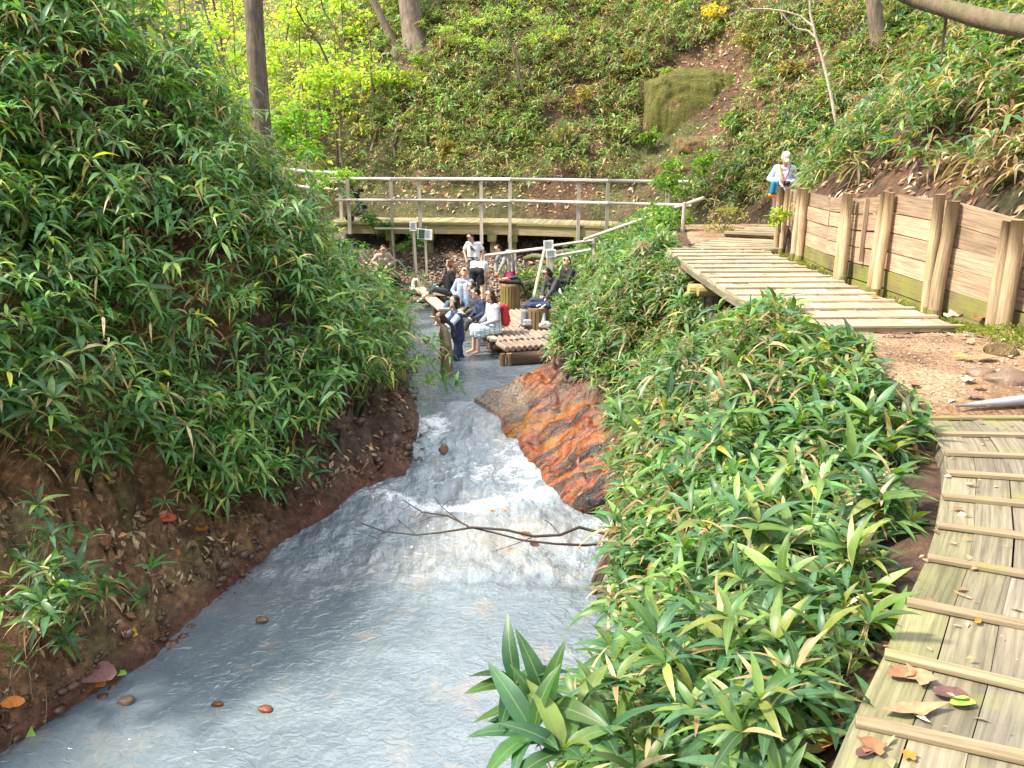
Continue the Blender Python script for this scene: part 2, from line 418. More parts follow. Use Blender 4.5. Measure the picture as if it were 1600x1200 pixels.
def m_water():
    m, nt, b = newmat('milky_water'); p = geo_pos(nt)
    at = nd(nt, 'ShaderNodeVertexColor', layer_name='Col')      # r foam, g silt tint, b choppiness
    sp = nt.nodes.new('ShaderNodeSeparateColor'); nt.links.new(at.outputs['Color'], sp.inputs[0])
    foam, silt, chop = sp.outputs[0], sp.outputs[1], sp.outputs[2]
    q = scaled(nt, p, (.8, 1.0, .5))
    big = noise(nt, q, 1.1, 4, .6, .8); mid = noise(nt, q, 4.5, 5, .65, 1.2)
    fine = noise(nt, q, 17, 4, .62, 1.0); tiny = noise(nt, q, 60, 2, .5, .4)
    c = ramp(nt, big, [(.3, (.105, .14, .168)), (.7, (.155, .195, .225))])
    c = mixc(nt, c, (.27, .235, .20), ramp(nt, noise(nt, p, 1.6, 4, .6, .5), [(.56, 0), (.70, .55)]))
    c = mixc(nt, c, (.20, .18, .15), mth(nt, 'MULTIPLY', silt, ramp(nt, mid, [(.35, .2), (.62, 1)])))
    fm = mth(nt, 'ADD', mth(nt, 'MULTIPLY', foam, .95), mth(nt, 'MULTIPLY', mth(nt, 'SUBTRACT', mid, .5), 2.6))
    fm = mth(nt, 'ADD', fm, mth(nt, 'MULTIPLY', mth(nt, 'SUBTRACT', fine, .5), 1.3))
    fk = ramp(nt, fm, [(.40, 0), (1.05, 1)]); fk = mth(nt, 'MULTIPLY', fk, ramp(nt, foam, [(.03, 0), (.25, 1)]))
    c = mixc(nt, c, (.80, .84, .86), fk)
    # thin drifting foam threads in the broken water
    q2 = scaled(nt, p, (2.2, .55, .4)); th = noise(nt, q2, 3.2, 6, .62, .7)
    rdg = mth(nt, 'SUBTRACT', 1.0, mth(nt, 'MULTIPLY', mth(nt, 'ABSOLUTE', mth(nt, 'SUBTRACT', th, .5)), 11.0), clamp=True)
    c = mixc(nt, c, (.62, .68, .71), mth(nt, 'MULTIPLY', mth(nt, 'MULTIPLY', rdg, rdg), mth(nt, 'MULTIPLY', chop, .20)))
    nt.links.new(c, b.inputs['Base Color'])
    nt.links.new(mth(nt, 'ADD', .04, mth(nt, 'MULTIPLY', fk, .5)), b.inputs['Roughness'])
    b.inputs['IOR'].default_value = 1.6; b.inputs['Specular IOR Level'].default_value = 1.0
    b1 = nd(nt, 'ShaderNodeBump', Distance=.045); nt.links.new(mid, b1.inputs['Height'])
    nt.links.new(mth(nt, 'ADD', .12, mth(nt, 'MULTIPLY', chop, .7)), b1.inputs['Strength'])
    rip = noise(nt, scaled(nt, p, (.85, 1.12, .5)), 9.0, 2.5, .5, 1.1)
    b2 = nd(nt, 'ShaderNodeBump', Distance=.022, Strength=1.0); nt.links.new(rip, b2.inputs['Height']); nt.links.new(b1.outputs[0], b2.inputs['Normal'])
    b3 = nd(nt, 'ShaderNodeBump', Distance=.0015, Strength=.3); nt.links.new(tiny, b3.inputs['Height']); nt.links.new(b2.outputs[0], b3.inputs['Normal'])
    nt.links.new(b3.outputs[0], b.inputs['Normal']); return m
def m_rock_orange():
    m, nt, b = newmat('orange_stained_rock'); p = geo_pos(nt)
    mp = nt.nodes.new('ShaderNodeMapping'); nt.links.new(p, mp.inputs['Vector'])
    mp.inputs['Rotation'].default_value = (0, 0, R(20)); mp.inputs['Scale'].default_value = (.45, 2.6, .6)
    q = mp.outputs[0]
    st = noise(nt, q, 1.6, 6, .65, .5); n2 = noise(nt, p, 22, 6, .75); n4 = noise(nt, p, 1.7, 3, .5)
    c = ramp(nt, st, [(.38, (.012, .008, .007)), (.44, (.045, .016, .010)), (.48, (.20, .032, .008)), (.515, (.40, .12, .012)), (.55, (.24, .045, .010)), (.60, (.030, .016, .012)), (.70, (.09, .035, .018))])
    c = mixc(nt, c, (.42, .22, .02), mth(nt, 'MULTIPLY', ramp(nt, n4, [(.52, 0), (.66, .5)]), ramp(nt, st, [(.42, 0), (.5, 1), (.56, 1), (.62, 0)])))
    at = nd(nt, 'ShaderNodeVertexColor', layer_name='Col')
    sp = nt.nodes.new('ShaderNodeSeparateColor'); nt.links.new(at.outputs['Color'], sp.inputs[0])
    gr = ramp(nt, n2, [(.35, (.12, .08, .055)), (.6, (.36, .27, .20))])
    c = mixc(nt, c, gr, sp.outputs[0])                      # pale crust of the ledge
    dk = ramp(nt, n2, [(.34, (.02, .014, .012)), (.7, (.13, .06, .04))])
    c = mixc(nt, c, dk, sp.outputs[1])                      # black wet upper part
    c = mixc(nt, c, ramp(nt, n2, [(.32, .3), (.66, .85)]), 1.0, 'MULTIPLY')
    nt.links.new(c, b.inputs['Base Color']); b.inputs['Specular IOR Level'].default_value = .4
    nt.links.new(ramp(nt, n2, [(.35, .14), (.6, .42)]), b.inputs['Roughness'])
    bump(nt, b, mth(nt, 'ADD', mth(nt, 'MULTIPLY', n2, .35), st), .8, .05); return m
def m_moss_rock():
    m, nt, b = newmat('ochre_mossy_rock'); p = geo_pos(nt)
    q = scaled(nt, p, (1, 1, .22)); n1 = noise(nt, q, 7, 6, .72, .2); n2 = noise(nt, p, 1.1, 4, .6); n3 = noise(nt, p, 18, 4, .7)
    c = ramp(nt, n1, [(.3, (.07, .04, .018)), (.5, (.22, .145, .055)), (.68, (.38, .28, .12))])
    z = nt.nodes.new('ShaderNodeSeparateXYZ'); nt.links.new(p, z.inputs[0])
    k = mth(nt, 'ADD', mth(nt, 'MULTIPLY', z.outputs[2], .16), mth(nt, 'MULTIPLY', n2, 1.2))
    c = mixc(nt, c, (.13, .14, .02), ramp(nt, k, [(1.15, 0), (1.4, .85)] if False else [(.94, 0), (1.07, .85)]))
    c = mixc(nt, c, ramp(nt, n3, [(.3, .6), (.7, 1.3)]), 1.0, 'MULTIPLY')
    nt.links.new(c, b.inputs['Base Color']); b.inputs['Roughness'].default_value = .95
    bump(nt, b, mth(nt, 'ADD', n1, mth(nt, 'MULTIPLY', n3, .4)), 1.0, .22); return m
def m_litter():
    m, nt, b = newmat('dry_leaf')
    at = nd(nt, 'ShaderNodeVertexColor', layer_name='Col'); oi = nt.nodes.new('ShaderNodeObjectInfo')
    c = mixc(nt, at.outputs['Color'], oi.outputs['Color'], 1.0, 'MULTIPLY')
    c = mixc(nt, c, ramp(nt, noise(nt, geo_pos(nt), 45, 3, .6), [(.3, .7), (.7, 1.25)]), 1.0, 'MULTIPLY')
    nt.links.new(c, b.inputs['Base Color']); b.inputs['Roughness'].default_value = .75; return m
M = dict(
    ground=m_ground(), dirt=m_dirt(), water=m_water(), rock_o=m_rock_orange(), rock_m=m_moss_rock(),
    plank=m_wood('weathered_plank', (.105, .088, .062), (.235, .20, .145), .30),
    plank_far=m_wood('sunny_plank', (.21, .165, .10), (.44, .37, .26), .15),  # paler copy of the plank wood, sunlit tone put into its colour
    cleat=m_wood('cleat_wood', (.15, .115, .065), (.29, .225, .135), .3),
    wall=m_wood('wall_board', (.20, .13, .08), (.43, .32, .22), .0),
    wallpost=m_wood('wall_post', (.20, .14, .085), (.45, .35, .235), .15),
    mossplank=m_wood('mossy_board', (.09, .06, .035), (.20, .14, .085), 1.0),
    rail=m_wood('pale_rail_wood', (.36, .32, .27), (.66, .60, .53), .0),
    beam=m_wood('bridge_beam', (.15, .115, .065), (.32, .26, .17), .5),
    deckp=m_wood('deck_pole', (.14, .10, .075), (.36, .28, .225), .0),
    darklog=m_wood('dark_log', (.035, .02, .014), (.11, .065, .04), .1),
    yellowlog=m_wood('yellow_log', (.30, .22, .07), (.52, .42, .16), .3),
    leaf=m_leaf('bamboo_leaf'), bleaf=m_leaf('broad_leaf', .5, 0.0, .5, .3),
    bark=m_bark('grey_brown_bark', (.055, .042, .032), (.20, .155, .115)),
    bark2=m_bark('warm_bark', (.085, .062, .045), (.24, .185, .135)),
    barkm=m_bark('mossy_bark', (.06, .04, .03), (.21, .145, .10), 1.0),
    pale=m_bark('pale_bark', (.34, .27, .20), (.62, .52, .42)),
    twig=m_plain('dark_twig', (.045, .028, .018), .7), cane=m_plain('dry_cane', (.42, .33, .17), .6),
    litter=m_litter(), stone=m_plain('river_stone', (.16, .105, .07), .5, .45, 5, 0, .8, 30),
    skin=m_skin(), skin2=m_skin('fair_skin', (.66, .42, .32)), black=m_plain('black_cloth', (.012, .012, .015), .85, .3),
    hair=m_plain('black_hair', (.010, .008, .008), .45, .3), hairb=m_plain('reddish_hair', (.13, .045, .018), .45, .4), hairdb=m_plain('dark_brown_hair', (.035, .016, .010), .45, .4), bagg=m_plain('grey_bag', (.15, .17, .18), .7, .1),
    white=m_plain('white_cloth', (.80, .80, .80), .85, .06), grey=m_plain('grey_cloth', (.30, .31, .34), .85, .1),
    bluegrey=m_plain('pale_blue_shirt', (.30, .34, .46), .85, .1), navy=m_plain('navy_cloth', (.022, .035, .09), .85, .25),
    ltblue=m_plain('light_blue_cloth', (.48, .62, .80), .85, .08), jeans=m_plain('blue_denim', (.045, .11, .20), .85, .35, 6),
    tan=m_plain('tan_cloth', (.36, .30, .235), .85, .12), olive=m_plain('olive_coat', (.19, .145, .075), .8, .2),
    magenta=m_plain('magenta_cloth', (.34, .012, .11), .8, .15), plaid=m_plaid(), red=m_plain('red_cloth', (.45, .02, .03), .7, .15),
    grape=m_plain('lavender_cloth', (.16, .14, .26), .8, .2), charcoal=m_plain('charcoal_cloth', (.055, .055, .065), .85, .2),
    orange=m_plain('orange_strap', (.85, .25, .03), .6, .1), teal=m_plain('teal_cloth', (.02, .30, .28), .8, .15),
    blue=m_plain('blue_bag', (.01, .13, .24), .7, .1), pink=m_plain('pale_pink_cloth', (.62, .45, .42), .8, .1),
    plastic=m_plain('white_plastic', (.75, .78, .84), .35, .05), yel=m_plain('yellow_print', (.62, .60, .25), .5, .15),
    brownc=m_plain('brown_trousers', (.15, .10, .09), .85, .15), cap=m_plain('cream_cap', (.60, .54, .46), .85, .08),
    blk=m_plain('black_plastic', (.015, .015, .017), .4, .1), metal=m_plain('grey_metal', (.42, .44, .46), .4, .1, 6, .6),
    green=m_plain('dark_green_cloth', (.03, .07, .045), .85, .2), ink=m_plain('ink', (.05, .05, .06), .8, .1),
    lip=m_plain('lip', (.40, .12, .10), .5, .05), towel=m_plain('beige_towel', (.42, .38, .32), .95, .15),
)
# ================================================================== GROUND
def axis(parts):
    out = []
    for a, b, s in parts: out += list(np.arange(a, b, s))
    return np.array(out)
gx = axis([(-60, -16, 2.0), (-16, -8, .4), (-8, -5, .1), (-5, 3, .07), (3, 7, .1), (7, 14, .25), (14, 50, 2.0)])
gy = axis([(-12, 0, 1.0), (0, 6, .1), (6, 16, .07), (16, 30, .1), (30, 42, .3), (42, 90, 2.0)])
GX, GY = np.meshgrid(gx, gy)
gz = H(GX, GY)
V = np.stack([GX.ravel(), GY.ravel(), gz.ravel()], 1)
nx, ny = len(gx), len(gy)
ii = (np.arange(ny - 1)[:, None] * nx + np.arange(nx - 1)[None]).ravel()
Fg = np.stack([ii, ii + 1, ii + nx + 1, ii + nx], 1)
X_, Y_ = GX.ravel(), GY.ravel(); Z_ = gz.ravel()
dl = Xl(Y_) - X_; td = toe_dist(X_, Y_); wz = zw(Y_)
def setc(C, m, col, k=1.0):
    w = (np.clip(m, 0, 1) * k)[:, None]; C[:] = C * (1 - w) + np.array(col)[None] * w
Cg = np.tile(np.array([.075, .040, .024, .0]), (len(V), 1))
n_ = fbm(X_, Y_, .9, 4)
setc(Cg, sstep(.45, .6, n_), (.10, .055, .032, 0))
setc(Cg, (td > 0) * sstep(.42, .6, n_), (.115, .062, .035, 0))
setc(Cg, (td > 0) * sstep(.55, .7, fbm(X_ + 40, Y_, .5, 4)), (.06, .055, .022, 0))
setc(Cg, (td > -.5) * (td < 3.2) * (Y_ > 24) * sstep(.35, .55, fbm(X_ + 9, Y_, .8, 3)), (.075, .075, .026, 0))
lft = (dl > 0) & (Y_ < 22)
setc(Cg, lft * (dl < 2.6) * 1.0, (.30, .17, .085, .1))
setc(Cg, lft * (dl < 2.4) * sstep(.5, .62, fbm(X_, Y_ + 30, 1.3, 3)), (.22, .17, .075, .1))
setc(Cg, lft * (dl < 2.2) * sstep(10.2, 11.3, Y_) * sstep(16, 14, Y_), (.13, .08, .06, .95))
setc(Cg, sstep(.42, .05, Z_ - wz) * (Y_ < 24), (.17, .07, .04, 1.0))
setc(Cg, (Y_ > 22.5) * (Y_ < 28) * (td < 0) * 1.0, (.062, .040, .034, .3))
setc(Cg, (Y_ > 22.5) * (Y_ < 28) * (td < 0) * sstep(.5, .6, fbm(X_, Y_, 2.2, 3)), (.17, .135, .12, .2))
gme = bigmesh('ground', V, [Fg], M['ground'], C=Cg)
tag(link('ground', gme), 'brown soil ground of the ravine with its banks and hillsides', kind='structure')

# ------------------------------------------------------------------ bare dirt of the path
def sheet(name, xa, xb, ya, yb, s, lift, mat, label):
    xs = np.arange(0, 1.0001, s); yy = np.arange(ya, yb, .08)
    U, YY = np.meshgrid(xs, yy); XX = xa(YY) + (xb(YY) - xa(YY)) * U
    Z = H(XX, YY) + lift + (fbm(XX, YY, 5, 4) - .5) * .03
    edge = np.minimum(U, 1 - U); Z = Z - .08 * np.clip(1 - edge / .08, 0, 1)
    Vv = np.stack([XX.ravel(), YY.ravel(), Z.ravel()], 1); a, b = len(xs), len(yy)
    i = (np.arange(b - 1)[:, None] * a + np.arange(a - 1)[None]).ravel()
    o = link(name, bigmesh(name, Vv, [np.stack([i, i + 1, i + a + 1, i + a], 1)], mat))
    tag(o, label, kind='structure'); return o
sheet('path', lambda y: Xp(y) + .02, lambda y: np.full_like(y, 4.72), 4.7, 7.9, .03, .022, M['dirt'], 'bare gravelly dirt stretch of the path between the two boardwalks')
sheet('path', lambda y: ip(y, [14, 17, 22, 24.5], [3.2, 3.4, 4.3, 4.6]), lambda y: ip(y, [14, 15.8, 18, 20.5, 24.5], [4.6, 5.3, 6.8, 7.1, 5.9]), 14.3, 24.3, .03, .022, M['dirt'], 'dirt path turning behind the far boardwalk towards the bridge')

# ------------------------------------------------------------------ water
wx = np.arange(-5.6, 2.4, .035); wy = np.concatenate([np.arange(5, 16, .035), np.arange(16, 25.2, .08)])
WX, WY = np.meshgrid(wx, wy)
foam = np.zeros_like(WX); silt = np.zeros_like(WX); chop = np.full_like(WX, .05)
def gau(x0, y0, sx, sy): return np.exp(-((WX - x0) / sx) ** 2 - ((WY - y0) / sy) ** 2)
bandx = sstep(-2.5, -1.9, WX) * sstep(1.35, .5, WX)
foam += .80 * bandx * np.exp(-((WY - 11.28 - .15 * np.sin(WX * 2.1)) / .13) ** 2)
foam += .75 * gau(-1.3, 13.2, .25, .28) + .55 * gau(.3, 12.2, .35, .45) + .3 * gau(-.35, 11.9, .7, .25)
foam += .22 * sstep(11.3, 11.7, WY) * sstep(13.6, 12.9, WY) + .9 * gau(1.35, 10.75, .28, .22) + .15 * gau(-1.8, 10.6, 1.2, .5)
foam += .16 * gau(-1.5, 17.5, .9, 1.6)
silt += .95 * gau(.1, 10.45, 1.3, .45) + .5 * gau(-1.2, 9.9, 1.2, .35) + .8 * gau(-.35, 13.35, .5, .35) + .35 * gau(-3, 9.0, .9, .9) + .3 * np.exp(-((WY - 9.62 - .25 * np.cos(WX * 1.2)) / .1) ** 2) * (WX > -2.6)
chop += .9 * sstep(8.6, 10.2, WY) * sstep(13.8, 13.0, WY) + .12 * sstep(10, 8, WY)
cc = np.clip(chop, 0, 1)
wave = (fbm(WX, WY * .8, 2.2, 4) - .5) * (.018 + .14 * cc) + (fbm(WX * 1.4, WY, 4, 3, .5) - .5) * (.014 + .07 * cc)
WZ = zw(WY) + wave
WZ += .16 * np.exp(-((WX - .15) / 1.1) ** 2 - ((WY - 10.75) / .42) ** 2) + .05 * foam * fbm(WX, WY, 9, 3)
WZ += .015 * np.exp(-((WY - 9.62 - .25 * np.cos(WX * 1.2)) / .12) ** 2)
Vw = np.stack([WX.ravel(), WY.ravel(), WZ.ravel()], 1); a_, b_ = len(wx), len(wy)
i_ = (np.arange(b_ - 1)[:, None] * a_ + np.arange(a_ - 1)[None]).ravel()
Cw = np.stack([np.clip(foam, 0, 1.3).ravel(), np.clip(silt, 0, 1).ravel(), cc.ravel()], 1)
tag(link('water', bigmesh('water', Vw, [np.stack([i_, i_ + 1, i_ + a_ + 1, i_ + a_], 1)], M['water'], C=Cw)), 'milky blue-grey hot spring stream with white rapids', kind='structure')

# ------------------------------------------------------------------ orange rock on the right of the rapids
def rock_patch():
    ys = np.arange(10.95, 15.6, .035); us = np.linspace(0, 1, 56)
    U, YY = np.meshgrid(us, ys)
    wd = ip(YY, [10.95, 11.4, 12, 13, 14, 15, 15.6], [1.0, 1.15, 1.25, 1.55, 1.75, 1.3, .7])
    x0 = Xr(YY) - .22; XX = x0 + U * (wd + .22)
    base = zw(YY) - .12
    prof = ip(U, [0, .12, .3, .6, .85, 1], [0, .14, .33, .72, .93, 1.0])
    hh = ip(YY, [10.95, 11.4, 12.4, 13.3, 14, 14.8, 15.6], [.45, .75, 1.0, .95, .55, .25, .1])
    # low pale ledge where the tongue meets the pool
    led = np.exp(-((YY - 13.75) / .5) ** 2) * sstep(.62, .35, U)
    Z = base + prof * (hh + .12) * (1 - .62 * led)
    ridge = np.sin((YY * 3.3 + XX * 1.1) * 2.0 + 3 * fbm(XX, YY, 1.2, 3)) * .05 * sstep(.1, .3, U)
    Z += ridge + ((fbm(XX, YY, 2.2, 5, .55) - .5) * .5 + (.4 - worley(XX + YY * .4, YY, 3.0)) * .09) * sstep(0, .2, U) + .05
    Z = np.maximum(Z, np.maximum(H0(XX, YY), H(XX, YY)) + .03 * (U < .98) - .1 * (U > .97) - .1 * (U < .03))
    Z = np.where((U < .02) | (U > .985) | (YY > ys[-1] - .04) | (YY < ys[0] + .01), Z - .5, Z)
    V = np.stack([XX.ravel(), YY.ravel(), Z.ravel()], 1); a, b = len(us), len(ys)
    i = (np.arange(b - 1)[:, None] * a + np.arange(a - 1)[None]).ravel()
    pale = np.clip(led * 1.3 + sstep(13.9, 14.4, YY) * sstep(.6, .3, U), 0, 1)
    dark = np.clip(sstep(.62, .85, U) * .9 + .9 * np.exp(-((YY - 12.75 - .5 * U) / .22) ** 2) * sstep(.35, .5, U), 0, 1)
    C = np.stack([pale.ravel(), dark.ravel(), 0 * pale.ravel()], 1)
    o = link('rock', bigmesh('rock', V, [np.stack([i, i + 1, i + a + 1, i + a], 1)], M['rock_o'], C=C))
    tag(o, 'wet rock slope streaked orange, yellow and black beside the rapids', 'rock')
rock_patch()

# ------------------------------------------------------------------ ochre mossy rock face on the back hill
def blob(name, c, r, mat, label, cat='rock', seed=0, sub=4, amp=.35, grp=None, freq=1.4, flat=None, boxy=None):
    bm = bmesh.new(); bmesh.ops.create_icosphere(bm, subdivisions=sub, radius=1)
    for v in bm.verts:
        p = v.co.copy(); n = float(fbm(np.array([p.x * freq + seed * 3.1 + p.z * .7]), np.array([p.y * freq + p.z * freq]), 1.0, 4)[0]) - .5
        n2 = float(fbm(np.array([p.x * 5 + seed]), np.array([p.z * 5 + p.y * 3]), 1.0, 3)[0]) - .5
        if boxy:
            p2 = Vector([math.copysign(abs(k) ** boxy, k) for k in p]) * .86; gr = float(fbm(np.array([p2.x * 5.5 + seed]), np.array([p2.z * .9]), 1.0, 3)[0]) - .5; p = p2 * (1 + .13 * gr)
        q = p * (1 + amp * 2 * n + amp * .5 * n2)
        v.co = Vector((q.x * r[0], q.y * r[1], q.z * r[2]))
        if flat and v.co.z > flat: v.co.z = flat + (v.co.z - flat) * .2
    me = bpy.data.meshes.new(name); bm.to_mesh(me); bm.free(); smooth(me)
    o = link(name, me, mat, loc=c); tag(o, label, cat, grp); return o
pr = HIT(1085, 170)
PR0 = pr.copy()
blob('rock', pr + Vector((.1, .85, -.3)), (1.95, 1.3, 1.9), M['rock_m'], 'bulging ochre and moss green rock face on the back hill above the bridge end', seed=3, sub=6, amp=.15, freq=1.8, boxy=.62)
pr = HIT(1110, 225)
blob('rock', pr + Vector((0, .5, -.1)), (1.15, .6, .42), M['rock_m'], 'pale ochre lower ledge cracked off under the mossy rock face', seed=8, sub=4, amp=.2, boxy=.7)

# ================================================================== NEAR BOARDWALK
def boardwalk(name, Ls, As, width, nplk, pm, cm, label, z=0.0, ch=.028, cw=.055, thick=.045, green=None, skew=1):
    root = empty(name, (Ls[0][0], Ls[0][1], z)); tag(root, label, 'boardwalk', kind='structure')
    if 'category' in root: del root['category']
    off = Vector((Ls[0][0], Ls[0][1]))
    w = width / nplk
    for i in range(len(Ls) - 1):
        L0, L1 = Vector(Ls[i]) - off, Vector(Ls[i + 1]) - off
        d0 = Vector((math.cos(R(As[i])), math.sin(R(As[i])))); d1 = Vector((math.cos(R(As[i + 1])), math.sin(R(As[i + 1]))))
        for k in range(nplk):
            g = .0035
            e0 = random.uniform(-.003, .003)
            a = L0 + d0 * (k * w + g / 2 + e0); b = L0 + d0 * ((k + 1) * w - g / 2 + e0)
            c = L1 + d1 * ((k + 1) * w - g / 2 + e0); d = L1 + d1 * (k * w + g / 2 + e0)
            q = (d - a).normalized() * .002
            dz = random.uniform(-.003, .003)
            mb = MB(); mb.prism([a + q, b + q, c - q, d - q], -thick, dz)
            o = mb.build('plank', pm, root)
            t = 1.0
            if green and k <= 1:
                s = green(i) * (.7 if k == 0 else .25); o.color = (1 - .12 * s, 1 + .04 * s, 1 - .42 * s, 1)
            else:
                s = random.uniform(-.05, .05); t = random.uniform(.85, 1.1); o.color = (t + s, t, t - s, 1)
    for i in range(len(Ls)):
        L0 = Vector(Ls[i]) - off; d0 = Vector((math.cos(R(As[i])), math.sin(R(As[i]))))
        mb = MB(); e = random.uniform(0, .02)
        mb.bar((*(L0 + d0 * (.002 + e * .4)), ch / 2 + .003), (*(L0 + d0 * (width + .01)), ch / 2 + .003), cw, ch, jit=.0015)
        o = mb.build('cleat', cm, root)
        mod = o.modifiers.new('bevel', 'BEVEL'); mod.width = .003; mod.segments = 2
    # edge beam under the left side
    for i in range(len(Ls) - 1):
        L0, L1 = Vector(Ls[i]) - off, Vector(Ls[i + 1]) - off
        mb = MB(); mb.bar((*(L0 + Vector((.02, 0))), -.085), (*(L1 + Vector((.02, 0))), -.085), .04, .07)
        mb.build('edge_beam', M['plank'], root)
    return root
NL = [(-.9, -.35), (-.62, .0), (-.33, .36), (-.04, .72), (.24, 1.07), (.50, 1.40), (.76, 1.72), (.985, 2.05), (1.22, 2.38), (1.44, 2.71), (1.68, 3.05), (1.87, 3.35), (2.05, 3.67), (2.22, 3.97), (2.36, 4.26), (2.47, 4.58), (2.54, 4.88)]
NA = [-38, -36, -34, -31, -28, -25, -22, -21, -26, -25, -24, -19, -15, -11, -7, -3, 0]
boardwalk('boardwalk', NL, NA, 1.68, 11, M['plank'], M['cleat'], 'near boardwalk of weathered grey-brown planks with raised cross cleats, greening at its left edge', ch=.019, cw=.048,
          green=lambda i: (.2, .2, .2, .2, .3, .5, .7, .9, 1.0, 1.0, .7, .4, .3, .2, .2, .1)[i])
FL = [(2.62, 7.62), (2.6, 8.08), (2.59, 8.54), (2.58, 9.0), (2.57, 9.46), (2.56, 9.92), (2.56, 10.38), (2.56, 10.84), (2.56, 11.3), (2.56, 11.76), (2.57, 12.22), (2.58, 12.68), (2.59, 13.14), (2.60, 13.6), (2.61, 14.06)]
FA = [1.5] * 12 + [1, 1, .5]
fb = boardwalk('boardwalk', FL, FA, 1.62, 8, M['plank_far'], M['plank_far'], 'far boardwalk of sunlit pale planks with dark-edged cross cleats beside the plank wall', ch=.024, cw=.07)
# its fanned upper end
FL2 = [(2.61, 14.10), (2.95, 14.42), (3.2, 14.75), (3.42, 15.1), (3.65, 15.45), (3.9, 15.8)]
FA2 = [.5, -8, -13, -17, -20, -22]
boardwalk('boardwalk', FL2, FA2, 1.6, 5, M['plank_far'], M['plank_far'], 'short fan-shaped turning of narrow boards at the upper end of the far boardwalk', z=-.012, ch=.022, cw=.06)
FL3 = [(4.3, 17.0), (4.62, 17.45), (4.95, 17.9), (5.2, 18.4)]
boardwalk('boardwalk', FL3, [-25, -25, -20, -15], 1.5, 5, M['plank'], M['plank_far'], 'last boards of the path seen beyond the plank wall corner below the person in a cap', z=-.02, ch=.06, cw=.08)
# supports under the far boardwalk
sup = empty('boardwalk_support', (2.45, 12.0, -.7)); tag(sup, 'yellowed round logs and posts carrying the overhanging edge of the far boardwalk', 'log trestle')
def rel(p, o): return Vector(p) - Vector(o.location)
for k, (px, py, Y, L) in enumerate(((1062, 413, 12.9, .62), (1090, 437, 11.6, .55), (1105, 440, 11.25, .62), (1150, 475, 9.6, .5))):
    c = D(px, py, Y); c.z = -.23 - .05 * (k % 2)
    mb = MB(); mb.tube([rel(c + Vector((-.12, 0, 0)), sup), rel(c + Vector((L + .5, .02, 0)), sup)], .085, 12, .02)
    mb.build('log', M['yellowlog'], sup, sm=False)
    for dx in ((.06,) if k != 1 else (.1, .3)):
        g = Hs(c.x + dx, Y)
        mb = MB(); mb.tube([rel((c.x + dx, Y + .02, g - .2), sup), rel((c.x + dx, Y + .02, c.z - .05), sup)], .055, 10, .03)
        mb.build('post', M['plank'], sup)

